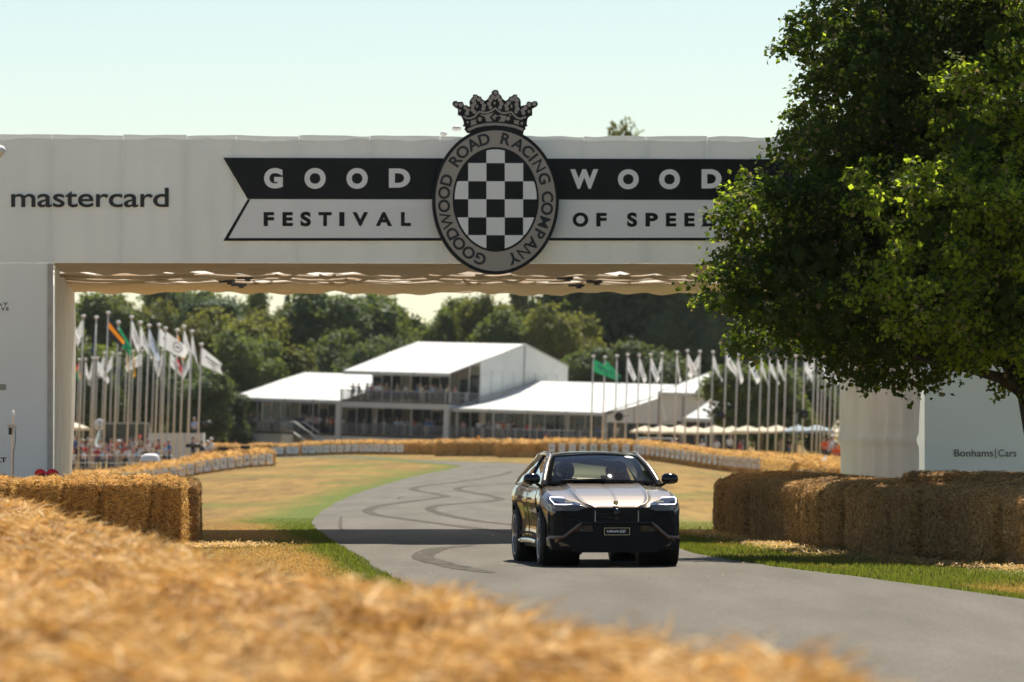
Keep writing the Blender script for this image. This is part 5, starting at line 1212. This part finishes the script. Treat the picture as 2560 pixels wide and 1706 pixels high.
# ---------------------------------------------------------------- people
def body_proto(name, J, bones, res=1):
    """J: joint -> (pos, radius); bones: (a, b, material index). One continuous skinned body."""
    ks = list(J); me = bpy.data.meshes.new(name)
    me.from_pydata([J[k][0] for k in ks], [(ks.index(a), ks.index(b)) for a, b, _ in bones], [])
    ob = bpy.data.objects.new(name, me); sc.collection.objects.link(ob)
    md = ob.modifiers.new('skin', 'SKIN'); md.use_smooth_shade = True
    for i, k in enumerate(ks):
        r_ = J[k][1]; me.skin_vertices[0].data[i].radius = r_ if isinstance(r_, tuple) else (r_, r_)
        me.skin_vertices[0].data[i].use_root = (k == 'pelvis')
    sb = ob.modifiers.new('sub', 'SUBSURF'); sb.levels = res; sb.render_levels = res
    dg = bpy.context.evaluated_depsgraph_get(); dg.update()
    out = bpy.data.meshes.new_from_object(ob.evaluated_get(dg)); bpy.data.objects.remove(ob)
    segs = [(Vector(J[a][0]), Vector(J[b][0]), m) for a, b, m in bones]; idx = []
    for p in out.polygons:
        c = p.center; best = (9, 0)
        for a, b, m in segs:
            ab = b-a; t = max(0, min(1, (c-a).dot(ab)/max(ab.length_squared, 1e-9))); d = (c-a-ab*t).length
            if d < best[0]: best = (d, m)
        idx.append(best[1])
    out.materials.clear()
    for mm in ('skin_tone','shirt','trousers','shoe'): out.materials.append(M.get(mm) or M['dark'])
    out.polygons.foreach_set('material_index', idx); out.polygons.foreach_set('use_smooth', [True]*len(out.polygons)); out.update(); return out
M['skin_tone'] = pm('skin', (.42,.24,.16), (.50,.30,.21), scale=8, rough=.55); M['shirt'] = pm('shirt', (.5,.5,.5)); M['trousers'] = pm('trousers', (.04,.045,.06)); M['shoe'] = pm('shoe', (.03,.03,.03))
def joints(lh, rh, le, re_, sit=False, lean=0.0):
    """lh / rh: hands, le / re_: elbows; x right, faces -y"""
    J = {'pelvis': ((0,.0,.95), (.155,.115)), 'waist': ((0,.0-lean*.3,1.10), (.140,.105)), 'chest': ((0,-.0-lean*.7,1.30), (.165,.120)), 'neckb': ((0,.01-lean,1.455), (.085,.075)), 'neck': ((0,.0-lean*1.1,1.53), .055),
         'jaw': ((0,-.012-lean*1.15,1.585), (.066,.078)), 'head': ((0,.0-lean*1.2,1.655), (.078,.096)), 'crown': ((0,.008-lean*1.2,1.725), (.062,.078)), 'nose': ((0,-.112-lean*1.2,1.625), .014)}
    for s, sd in ((-1,'l'),(1,'r')):
        hh_, ee = (lh, le) if sd == 'l' else (rh, re_)
        J['sh'+sd] = ((s*.185,.01-lean*.9,1.415), .062); J['el'+sd] = ((s*ee[0], ee[1]-lean*.8, ee[2]), .043); J['wr'+sd] = ((s*hh_[0], hh_[1]-lean*.8, hh_[2]), .029)
        d = (Vector(hh_)-Vector(ee)).normalized(); pm_ = Vector(hh_)+d*.065; J['pa'+sd] = ((s*pm_.x, pm_.y-lean*.8, pm_.z), (.036,.018))
        for k in range(4): f_ = pm_ + d*(.085-.01*abs(k-1.4)) + Vector(((k-1.5)*.020, -.02, -.01)); J['f%d%s' % (k, sd)] = ((s*f_.x, f_.y-lean*.8, f_.z), .009)
        th = Vector(hh_)+d*.07+Vector((-.045,-.035,0)); J['th'+sd] = ((s*th.x, th.y-lean*.8, th.z), .010)
        J['er'+sd] = ((s*.088,.012-lean*1.2,1.640), .014)
        if sit: J['hip'+sd] = ((s*.10,-.02,.90), .095); J['kn'+sd] = ((s*.14,-.46,.93), .066); J['an'+sd] = ((s*.13,-.52,.50), .045); J['to'+sd] = ((s*.14,-.68,.46), .04)
        else: J['hip'+sd] = ((s*.10,.0,.86), .090); J['kn'+sd] = ((s*.105,-.015,.49), .062); J['an'+sd] = ((s*.11,.02,.085), .045); J['to'+sd] = ((s*.125,-.15,.04), .038)
    B = [('pelvis','waist',1),('waist','chest',1),('chest','neckb',1),('neckb','neck',0),('neck','jaw',0),('jaw','head',0),('head','crown',0),('head','nose',0)]
    for sd in 'lr':
        B += [('chest','sh'+sd,1),('sh'+sd,'el'+sd,1),('el'+sd,'wr'+sd,0),('wr'+sd,'pa'+sd,0),('wr'+sd,'th'+sd,0),('head','er'+sd,0),('pelvis','hip'+sd,2),('hip'+sd,'kn'+sd,2),('kn'+sd,'an'+sd,2),('an'+sd,'to'+sd,3)] + [('pa'+sd,'f%d%s' % (k,sd),0) for k in range(4)]
    return J, B
PR = {}
for nm, a in (('stand', dict(lh=(.26,-.06,.86), rh=(.25,-.10,.87), le=(.25,.04,1.13), re_=(.25,.03,1.13))), ('hold', dict(lh=(.06,-.27,1.16), rh=(.08,-.26,1.12), le=(.25,-.06,1.10), re_=(.25,-.05,1.10))),
              ('shoot', dict(lh=(.10,-.26,1.55), rh=(.09,-.22,1.58), le=(.26,-.20,1.28), re_=(.27,-.18,1.28))), ('lean', dict(lh=(.20,-.42,1.06), rh=(.22,-.40,1.06), le=(.28,-.18,1.15), re_=(.28,-.18,1.15), lean=.14)),
              ('point', dict(lh=(.60,-.22,1.42), rh=(.24,-.10,.88), le=(.40,-.08,1.38), re_=(.25,.03,1.13))), ('sit', dict(lh=(.20,-.42,1.08), rh=(.20,-.42,1.08), le=(.28,-.16,1.12), re_=(.28,-.16,1.12), sit=True))):
    PR[nm] = body_proto('person_'+nm, *joints(**a))
def dome(rx, ry, rz, zc, z_lo, n=14, m_=7, back=.0, yo=.0):
    mb = MB(); t1 = math.acos(max(-1, min(1, z_lo)))
    vs = []; 
    for j in range(m_+1):
        t = t1*j/m_
        for k in range(n):
            a = 2*math.pi*k/n; yy = math.sin(t)*math.sin(a); dz = -.35*max(0, yy)*back*(j/m_)
            vs.append((rx*math.sin(t)*math.cos(a), yo+ry*yy, zc+rz*(math.cos(t)+dz)))
    return mb.add(vs, [(j*n+k, j*n+(k+1)%n, (j+1)*n+(k+1)%n, (j+1)*n+k) for j in range(m_) for k in range(n)], 0, True)
def hats():
    d = {}
    d['hair'] = dome(.094,.112,.105,1.668,.12,back=1.6,yo=.012).mesh('hair', M['dark'])
    d['long_hair'] = dome(.100,.118,.108,1.668,-.1,back=3.6,yo=.018).mesh('long_hair', M['dark'])
    c = dome(.098,.116,.100,1.685,.10); c.add([(-.075,-.10,1.70),(.075,-.10,1.70),(.065,-.20,1.685),(0,-.225,1.682),(-.065,-.20,1.685)], [(0,1,2,3,4)]); d['cap'] = c.mesh('cap', M['dark'])
    s_ = dome(.100,.118,.095,1.690,.10); s_.lathe([(.095,1.695),(.165,1.680),(.17,1.676),(.095,1.688)], 18); d['sun_hat'] = s_.mesh('sun_hat', M['dark'])
    hl = dome(.135,.155,.150,1.655,-.85,n=20,m_=12); d['helmet'] = hl.mesh('helmet', M['dark']); return d
HAT = hats()
CLO = {}
def cloth(c):
    if c not in CLO: CLO[c] = pm('cloth_%d' % len(CLO), c, tuple(min(1, q*1.25+.01) for q in c), scale=5, rough=.85)
    return CLO[c]
SH = [('white',(.70,.70,.68)),('white',(.72,.72,.72)),('white',(.66,.66,.66)),('navy',(.02,.028,.06)),('black',(.015,.015,.017)),('grey',(.22,.22,.23)),('pale blue',(.30,.42,.58)),('red',(.42,.04,.05)),('pink',(.58,.30,.29)),('khaki',(.30,.24,.15)),('orange',(.70,.17,.02)),('blue',(.05,.12,.32)),('cream',(.62,.56,.44))]
TR = [(.03,.035,.05),(.05,.05,.055),(.35,.30,.22),(.08,.10,.16),(.5,.48,.44)]
HR = [(.03,.02,.012),(.06,.035,.02),(.12,.08,.045),(.30,.27,.24),(.015,.013,.012)]
SK = [cloth((.42,.23,.15)), cloth((.50,.30,.21)), cloth((.36,.19,.12)), cloth((.16,.085,.05))]
HC = [('white',(.70,.70,.68)),('red',(.55,.03,.03)),('navy',(.02,.03,.07)),('cream',(.60,.52,.38)),('black',(.015,.015,.016))]
def setm(o, i, m): o.material_slots[i].link = 'OBJECT'; o.material_slots[i].material = m
def person(x, y, z, rz, pose, shirt, hat, hatc, trou, label, group, sk=0, scale=1.0):
    o = link('person', PR[pose], None, (x, y, z), rz); o.scale = (scale,)*3
    setm(o, 0, SK[sk]); setm(o, 1, cloth(shirt)); setm(o, 2, cloth(trou))
    tag(o, label, 'person', group)
    if hat:
        c = link(hat, HAT[hat], o); setm(c, 0, cloth(hatc) if isinstance(hatc, tuple) else hatc)
    return o
prng = random.Random(5)
def rand_person(x, y, z, rz, where, group, k, poses=('stand','hold','hold'), hatp=.45, scale=None):
    sn, sc_ = prng.choice(SH); pose = prng.choice(poses)
    if prng.random() < hatp:
        hn, hc = prng.choice(HC); hat = prng.choice(('cap','cap','sun_hat')); hd = ' and %s %s' % (hn, 'cap' if hat == 'cap' else 'hat')
    else: hat = prng.choice(('hair','hair','long_hair')); hc = prng.choice(HR); hd = ''
    return person(x, y, z, rz + prng.uniform(-.5,.5), pose, sc_, hat, hc, prng.choice(TR), 'person in %s top%s, %s from left %s' % (sn, hd, ordn(k), where), group, prng.choice((0,0,1,1,2,2,3)), scale or prng.uniform(.95,1.06))
# left crowd behind the straw wall, looking towards the road
c7 = lambda x, y: (140+x*.1785, 1040+y*.1785)
heads = [(118,400),(225,225),(215,420),(240,505),(285,300),(300,420),(375,350),(385,470),(450,335),(470,440),(540,420),(575,440),(622,340),(660,400),(705,400),(768,340),(790,440),(840,330),(885,360),(905,480),(960,410),(1040,335),(1000,450),(1090,400),(1105,310),(1170,300),(1160,430),(1215,410),(1290,350),(1350,410),(1440,350),(1465,430),(1585,355)]
heads += [(160,320),(330,380),(420,400),(505,350),(650,470),(735,470),(860,440),(930,340),(1130,470),(1255,460),(1390,360),(1400,470),(1520,410)]
heads.sort()
for k, (x, y) in enumerate(heads):
    px, py = c7(x, y); D = 334 + (500-y)*.10 + prng.uniform(-1,1); X, _ = XY(px, D)
    zh = P(px, py, D).z; zg = h(X, D); s_ = min(1.10, max(.86, (zh-zg)/1.66)); zb = zh - 1.66*s_
    rand_person(X, D, zb, R(52), 'in the left crowd', 'spectators on the left', k, scale=s_)
M['camera_body'] = pm('camera_black', (.012,.012,.013), (.02,.02,.022), rough=.45)
def lens_camera(x, y, z, rz, label, big=1.0, grp=None):
    r_ = empty('camera_kit', (x, y, z), rz); tag(r_, label, 'camera', grp)
    MB().box((0,0,0), (.15*big,.09*big,.11*big)).build('camera_case', M['camera_body'], r_); MB().lathe([(0,-.36*big),(.06*big,-.36*big),(.062*big,-.22*big),(.045*big,-.10*big),(.04*big,0)], 14, 'Y').build('lens', M['camera_body'], r_)
    return r_
for k, (x, y, sh, hat, hc, nm) in enumerate(((1920,320,(.015,.015,.017),'hair',HR[0],'photographer in black with a long lens behind the straw wall'),(2040,375,(.03,.045,.08),'hair',HR[1],'photographer in dark vest standing right of the long lens'),(2120,370,(.60,.60,.58),'cap',(.66,.66,.66),'photographer in white with white cap at the end of the group'),(2165,330,(.62,.62,.60),'cap',(.6,.6,.6),'tall photographer in white at the end of the straw wall'))):
    px, py = c7(x, y); D = 333.0; X, _ = XY(px, D); zh = P(px, py, D).z
    person(X, D+.2*k, zh-1.66, R(60), 'shoot' if k == 0 else 'hold', sh, hat, hc, TR[0], nm, 'photographers on the left', 1)
px, py = c7(1850, 440); c_ = P(px, py-4, 332.4); lens_camera(c_.x, c_.y, c_.z, R(70), 'large black camera with long lens held by the photographer in black', 2.1)
# platform with broadcast camera
pw = 366.0; a0 = XY(370, pw)[0]; a1 = XY(508, pw)[0]; zt_ = P(440, 1083, pw).z
pf = empty('camera_platform', ((a0+a1)/2, pw, h((a0+a1)/2, pw))); tag(pf, 'white panelled camera platform behind the left crowd', 'platform'); zl = zt_ - h((a0+a1)/2, pw); W_ = a1-a0
for k in range(3): MB().box((-W_/2+W_*(k+.5)/3, 0, zl/2), (W_/3-.03,.06,zl)).build('side_panel', M['skirt'], pf)
MB().box((W_/2-.03,1.2,zl/2),(.06,2.3,zl)).build('end_panel', M['skirt'], pf); MB().box((0,1.2,zl-.06),(W_-.05,2.3,.10)).build('platform_floor', M['wood'], pf)
X, _ = XY(486, 367.2); person(X, 367.2, zt_-.75, R(40), 'hold', (.30,.42,.62), 'hair', HR[3], TR[0], 'camera operator in pale blue shirt on the white platform', None, 1)
tv = lens_camera(XY(503,367)[0], 366.8, zt_+.62, R(50), 'black broadcast camera on the white platform', 2.6)
# rope rail in front of the crowd, round sign, covered cart, canopy
rp_ = empty('rope_barrier', (*XY(160,331.0), h(*XY(160,331.0)))); tag(rp_, 'thin white rope barrier in front of the left crowd', 'barrier')
x1 = XY(430,331)[0]-XY(160,331)[0]
for k in range(6): MB().tube([(x1*k/5,0,0),(x1*k/5,0,1.0)], .02, 6).build('stake', M['white'], rp_)
for zz in (.5,.95): MB().tube([(x1*k/30,0,zz-.03*math.sin(math.pi*(k%6)/6)) for k in range(31)], .012, 5).build('rope', M['white'], rp_)
s_ = empty('round_sign', (*XY(249,372), h(*XY(249,372)))); tag(s_, 'round white sign with a dark ring on a post above the left crowd', 'sign'); zc3 = P(249,1062,372).z - h(*XY(249,372))
MB().tube([(0,0,0),(0,0,zc3)], .04, 6).build('post', M['steel'], s_); MB().lathe([(0,-.03),(.33,-.03),(.35,0),(0,.02)], 24, 'Y', (0,0,zc3)).build('disc', M['white_print'], s_)
MB().lathe([(.24,-.036),(.20,-.036)], 24, 'Y', (0,0,zc3)).build('printed_ring', M['mk_dark'], s_); MB().box((0,-.036,zc3),(.08,.006,.30)).build('printed_bar', M['mk_dark'], s_)
X, Y = XY(376,330.5); cv = empty('covered_cart', (X, Y, h(X,Y))); tag(cv, 'rounded white cover over a small cart among the crowd', 'cart')
MB().grid(lambda u, v: ((2*u-1)*.60*(1-.1*v), (2*v-1)*.5, .55+.42*math.sqrt(max(0,1-(2*u-1)**4))*math.sqrt(max(0,1-(2*v-1)**4))), 14, 10).build('cover', M['white'], cv); MB().box((0,0,.34),(1.0,.8,.38)).build('cart_body', M['steel'], cv)
for sx in (-.4,.4): MB().lathe([(0,-.05),(.14,-.05),(.14,.05),(0,.05)], 14, 'Y', (sx,-.38,.15)).build('wheel', M['rubber'], cv)
def parasol(px, py, D, rpx, col, label, group, hgt=None):
    top = P(px, py, D); zg = h(top.x, D); r_ = empty('parasol', (top.x, D, zg)); tag(r_, label, 'parasol', group); H_ = top.z-zg; rr = rpx/F*D
    vs = [(0,0,H_)]; n = 8; drop = rr*.36
    for q_ in (.5, 1.0):
        for k in range(n*2):
            a = math.pi*k/n; e = 1.0 if k % 2 == 0 else .93; vs.append((rr*q_*e*math.cos(a), rr*q_*e*math.sin(a), H_-drop*q_**1.25 - (0 if k % 2 == 0 else -.03*q_)))
    N2 = 2*n; fs = [(0,1+k,1+(k+1)%N2) for k in range(N2)] + [(1+k, 1+N2+k, 1+N2+(k+1)%N2, 1+(k+1)%N2) for k in range(N2)]
    MB().add(vs, fs).build('canopy', col, r_)
    lo = [(v[0],v[1],v[2]) for v in vs[1+N2:]]; MB().add(lo+[(a,b,c-.16) for a,b,c in lo], [(k,(k+1)%N2,N2+(k+1)%N2,N2+k) for k in range(N2)]).build('valance', col, r_)
    MB().tube([(0,0,0),(0,0,H_+.08)], .035, 6).build('pole', M['wood'], r_); MB().lathe([(0,.06),(.3,.05),(.32,0)], 12).build('base', M['steel'], r_)
M['canvas'] = pm('cream_canvas', (.74,.66,.50), (.80,.73,.58), scale=2, rough=.8, trans=.3); M['canvas_blue'] = pm('grey_blue_canvas', (.30,.37,.42), (.36,.43,.48), scale=2, rough=.8, trans=.2)
for k, (px, py, rp) in enumerate(((1612,1065,38),(1655,1064,46),(1698,1063,48),(1738,1066,44),(1786,1064,48),(1830,1066,42),(1868,1064,40),(1905,1067,34),(1942,1063,42),(2110,1066,44))):
    parasol(px, py, 450+(k % 3)*6, rp, M['canvas'], 'cream parasol beyond the curving straw wall, %s from the left' % ordn(k), 'cream parasols on the right')
parasol(1995, 1063, 446, 42, M['canvas_blue'], 'left one of two grey blue parasols near the right pillar', 'grey blue parasols'); parasol(2042, 1062, 440, 42, M['canvas_blue'], 'right one of two grey blue parasols near the right pillar', 'grey blue parasols')
parasol(178, 1054, 362, 46, M['canvas'], 'cream parasol behind the left crowd beside the pillar', None)
# horn loudspeakers on posts
for k, (px, py, D, dr) in enumerate(((1547,1042,418,-1),(1801,1040,415,1),(2010,1036,416,1))):
    c_ = P(px, py, D); zg = h(c_.x, D); r_ = empty('loudspeaker', (c_.x, D, zg)); tag(r_, 'dark horn loudspeaker on a post among the right flagpoles, %s from the left' % ordn(k), 'loudspeaker', 'loudspeakers on the right'); H_ = c_.z-zg
    MB().tube([(-.55*dr,0,0),(-.55*dr,0,H_+.1)], .035, 6).build('post', M['steel'], r_); MB().tube([(-.75*dr,0,H_+.1),(-.1*dr,0,H_+.02)], .04, 6).build('arm', M['black'], r_)
    MB().lathe([(.05,.35),(.09,.2),(.18,.05),(.30,-.08),(.33,-.10),(.0,-.02)], 20, 'Y', (0,0,H_)).build('horn', M['black'], r_)
# parked vehicles glimpsed behind the straw
def vehicle(name, px, D, rz, body, label, L_=3.6, Hh=1.75):
    X, Y = XY(px, D); r_ = empty(name, (X, Y, h(X,Y)), rz); tag(r_, label, 'vehicle')
    pr = [(-L_/2,.35),(L_/2,.35),(L_/2,.80),(L_/2-.55,.95),(L_/2-1.15,Hh),(-L_/2+.35,Hh),(-L_/2+.05,1.0)]
    MB().prism(pr, -.80, .80).build('body', body, r_)
    MB().quad((L_/2-.60,-.70,.99),(L_/2-.60,.70,.99),(L_/2-1.13,.66,Hh-.07),(L_/2-1.13,-.66,Hh-.07)).build('windscreen', M['glass_dark'], r_).location = (.03,0,.015)
    for s in (-1,1):
        MB().add([(L_/2-.85,s*.806,1.02),(-L_/2+.3,s*.806,1.02),(-L_/2+.5,s*.806,Hh-.12),(L_/2-1.25,s*.806,Hh-.12)], [(0,1,2,3)]).build('side_window', M['glass_dark'], r_)
        for xx in (-L_/2+.75, L_/2-.75): MB().lathe([(0,-.09),(.30,-.09),(.32,0),(.30,.09),(0,.09)], 18, 'Y', (xx,s*.76,.32)).build('wheel', M['rubber'], r_)
        MB().box((L_/2+.005,s*.55,.68),(.03,.25,.10)).build('headlight', M['lamp_glass'] if False else M['white'], r_)
vehicle('parked_van', 1628, 444, R(215), M['white'], 'white vehicle with sloping windscreen parked behind the curving straw wall')
vehicle('parked_car', 375, 405, R(185), M['black'], 'dark vehicle parked behind the left crowd', 4.4, 2.0)
vehicle('parked_van', 300, 425, R(190), M['steel'], 'grey box shaped vehicle far behind the left crowd', 5.0, 3.0)
# right marshals and walkers
for k, (px, py, D, sh, nm, hat, hc) in enumerate(((2062,1096,334,(.75,.13,.03),'marshal in orange vest standing left in the group by the right pillar','hair',HR[0]),(2082,1092,338,(.68,.68,.66),'person in white top in the group by the right pillar','cap',(.66,.66,.66)),(2090,1112,322,(.75,.12,.03),'lower marshal in orange vest in front by the right pillar','hair',HR[4]),(2102,1104,326,(.78,.22,.02),'bright orange marshal half hidden by the right pillar','hair',HR[1]),(2074,1100,336,(.6,.6,.62),'person in pale top between the orange marshals','hair',HR[2]))):
    X, _ = XY(px, D); zh = P(px, py, D).z; person(X, D, zh-1.66, R(-40), 'hold', sh, hat, hc, TR[1], nm, 'marshals by the right pillar', 1)
for k, (px, py) in enumerate(((1562,1098),(1690,1101),(1706,1104),(1755,1102),(1792,1098),(1824,1094),(1850,1104),(1952,1098),(1973,1096))):
    D = 444.0; X, _ = XY(px, D); rand_person(X, D, P(px, py, D).z-1.66, R(20), 'by the parasols', 'walkers under the parasols', k, poses=('stand','hold'), hatp=.3)
for k, (px, py, D, sh, nm, hat, hc) in enumerate(((1196,1095,464,(.68,.68,.66),'marshal with orange helmet behind the middle straw wall','helmet',(.75,.25,.01)),(1364,1093,440,(.03,.03,.035),'marshal with red cap above the straw wall left of the car roof','cap',(.5,.08,.03)),(1276,1100,440,(.6,.5,.05),'marshal in yellow low behind the straw wall','cap',(.6,.6,.58)),(590,1104,516,(.02,.02,.024),'person in black below the left marquee skirt','hair',HR[4]),(845,1102,514,(.62,.62,.62),'person in white at the foot of the white stair','cap',(.6,.6,.6)),(950,1107,508,(.06,.12,.34),'person in blue bending behind the far boards','hair',HR[2]),(966,1105,508,(.02,.02,.024),'person in black behind the far boards','hair',HR[0]),(1023,1110,505,(.03,.02,.02),'dark haired person low behind the far boards','hair',HR[0]))):
    X, _ = XY(px, D); person(X, D, P(px, py, D).z-1.66, R(10), 'hold', sh, hat, hc, TR[0], nm, None, 2)
# guests on the marquee decks
def guests(n, x0, x1, y0, y1, z, where, group, poses, seed):
    r_ = random.Random(seed); xs_ = sorted(r_.uniform(x0, x1) for _ in range(n))
    for k, x in enumerate(xs_):
        p_ = MF @ Vector((x, r_.uniform(y0, y1), z)); rand_person(p_.x, p_.y, p_.z, R(-10)+r_.uniform(-.6,.6), where, group, k, poses=poses, hatp=.2)
guests(30, -26.6, -13.4, .2, 3.6, 1.40, 'on the left deck', 'guests on the left deck', ('lean','stand','hold'), 3)
guests(28, -11.8, -.4, .1, 2.4, 4.78, 'on the balcony', 'guests on the balcony', ('lean','hold','stand'), 4)
guests(20, -12.3, -.8, .2, 3.4, 1.40, 'below the balcony', 'guests below the balcony', ('stand','hold'), 6)
guests(24, .9, 17.0, .3, 3.8, 1.40, 'on the right deck', 'guests on the right deck', ('stand','hold','lean'), 8)
for k, (x, y, po, nm) in enumerate(((-12.2,.6,'point','person pointing left at the left end of the balcony'),(-11.7,.9,'lean','person leaning at the left end of the balcony'))):
    p_ = MF @ Vector((x, y, 4.78)); person(p_.x, p_.y, p_.z, R(-20), po, (.05,.045,.045), 'hair', HR[0], TR[0], nm, 'guests on the balcony', 1)
# two seated people in red caps behind the left bales
for k, (px, D, rz) in enumerate(((101,98.3,R(50)),(131,98.9,R(70)))):
    X, _ = XY(px, D); zc4 = P(px, 1176, D).z
    o = person(X, D, zc4-1.725, rz, 'sit', (.02,.02,.022), 'cap', (.62,.02,.025), TR[0], ('left' if k == 0 else 'right')+' one of two people in red caps behind the left bales', 'people in red caps', 2, .98)
    hb = link('hair', HAT['hair'], o); hb.scale = (.97,.97,.97); hb.location = (0,.004,.03); setm(hb, 0, cloth(HR[4]))
    sl = MB(); sl.box((0,0,.22), (.42,.42,.06)); [sl.box((a*.17,b*.17,.10),(.05,.05,.20)) for a in (-1,1) for b in (-1,1)]; sl.build('stool', M['wood'], None, (X, D+.05, 0), rz); tag(sc.collection.objects[-1] if False else bpy.data.objects['stool' if k == 0 else 'stool.001'], 'low wooden stool under the %s red capped person' % ('left' if k == 0 else 'right'), 'stool')
# mast with receiver by the left pillar
X, _ = XY(31, 97.6); ms = empty('antenna_mast', (X, 97.6, 0)); tag(ms, 'thin antenna mast with small receiver in front of the left pillar', 'mast'); zt5 = P(31,1026,97.6).z
MB().tube([(0,0,0),(.0,0,zt5-.28),(.01,0,zt5-.27)], .016, 8).build('mast_tube', M['pole'], ms); MB().tube([(.012,0,zt5-.30),(.012,0,zt5)], .022, 8).build('antenna', M['pole'], ms)
MB().box((.0,-.02,zt5-.28),(.16,.06,.05)).build('bracket', M['steel'], ms); MB().box((-.035,-.03,zt5-.36),(.05,.05,.12)).build('receiver', M['black'], ms)
MB().tube([(.05,-.02,zt5-.3),(.06,-.02,zt5-.5),(.02,-.02,zt5-.75),(.015,-.02,zt5-1.2)], .006, 5).build('cable', M['black'], ms); MB().box((0,0,.06),(.35,.35,.10)).build('foot', M['steel'], ms)
# little trackside cameras on the left straw wall
for k, (px, py, D) in enumerate(((556,1127,318.0),(612,1123,321.5))):
    c_ = P(px, py, D); r_ = empty('trackside_camera', (c_.x, c_.y+.6, c_.z-.25)); tag(r_, 'small dark camera standing on the left straw wall, %s one' % ('left' if k == 0 else 'right'), 'camera', 'cameras on the straw wall')
    MB().box((0,0,.34),(.55,.35,.20)).build('camera_case', M['black'], r_); MB().lathe([(0,-.35),(.09,-.35),(.09,-.1)], 12, 'Y', (0,0,.34)).build('lens', M['black'], r_)
    for a in (0,2.1,4.2): MB().tube([(0,0,.28),(.25*math.cos(a),.25*math.sin(a),-.05)], .025, 5).build('leg', M['black'], r_)
# white cone bottles on the right straw heap
X, Y = XY(2064, 263); bt = empty('marker_flag', (X, Y, h(X,Y)+1.15)); tag(bt, 'small white pennant stuck in the straw by the right pillar', 'pennant'); MB().tube([(0,0,-.3),(0,0,.45)], .015, 5).build('stick', M['white'], bt); MB().add([(0,0,.42),(-.22,0,.2),(0,0,.1),(.1,.05,.15)], [(0,1,2),(0,2,3)]).build('cloth', FL['white'], bt)
# driver and passenger
MC = Matrix.Translation((CARX, CARY, .014)) @ Matrix.Rotation(YAW, 4, 'Z')
M['helmet_paint'] = pm('helmet_paint', (.012,.012,.014), (.30,.05,.04), scale=9, rough=.15, coat=.8, c3=(.02,.02,.03))
for x, nm, hm, sh in ((-.39,'driver in a patterned crash helmet at the wheel of the car', M['helmet_paint'], (.02,.02,.025)),(.39,'passenger in a black crash helmet in the car', M['gloss_black'], (.03,.03,.035))):
    p_ = MC @ Vector((x, 1.78, 1.35-1.655)); o = person(p_.x, p_.y, p_.z, YAW, 'sit', sh, 'helmet', hm, TR[0], nm, 'people in the car', 1)
    m = MB(); m.grid(lambda u, v: (.137*math.sin((u-.5)*2.2), -.158*math.cos((u-.5)*2.2)-.002, 1.625+.075*v), 10, 3); m.build('visor', M['glass_dark'], o)
    if x < 0:
        m = MB(); m.grid(lambda u, v: (-.139*math.sin(.5+u*1.3)*1.0, -.160*math.cos(.5+u*1.3), 1.56+.05*v+.06*u), 8, 2); m.build('helmet_stripe', M['white_print'], o)
# ---------------------------------------------------------------- hazy summer air
hz = MB().box((0, 395, 20.5), (420, 860, 47)).build('haze', None); hz.data.materials.clear()
hm = bpy.data.materials.new('haze_air'); hm.use_nodes = True; hn = hm.node_tree; hn.nodes.clear()
pv = hn.nodes.new('ShaderNodeVolumePrincipled'); pv.inputs['Density'].default_value = 0.00003; pv.inputs['Color'].default_value = (.93,.97,.98,1); pv.inputs['Anisotropy'].default_value = .35
ho = hn.nodes.new('ShaderNodeOutputMaterial'); hn.links.new(pv.outputs[0], ho.inputs['Volume']); hz.data.materials.append(hm)
tag(hz, 'thin pale haze lying over the grounds', 'haze', kind='stuff')
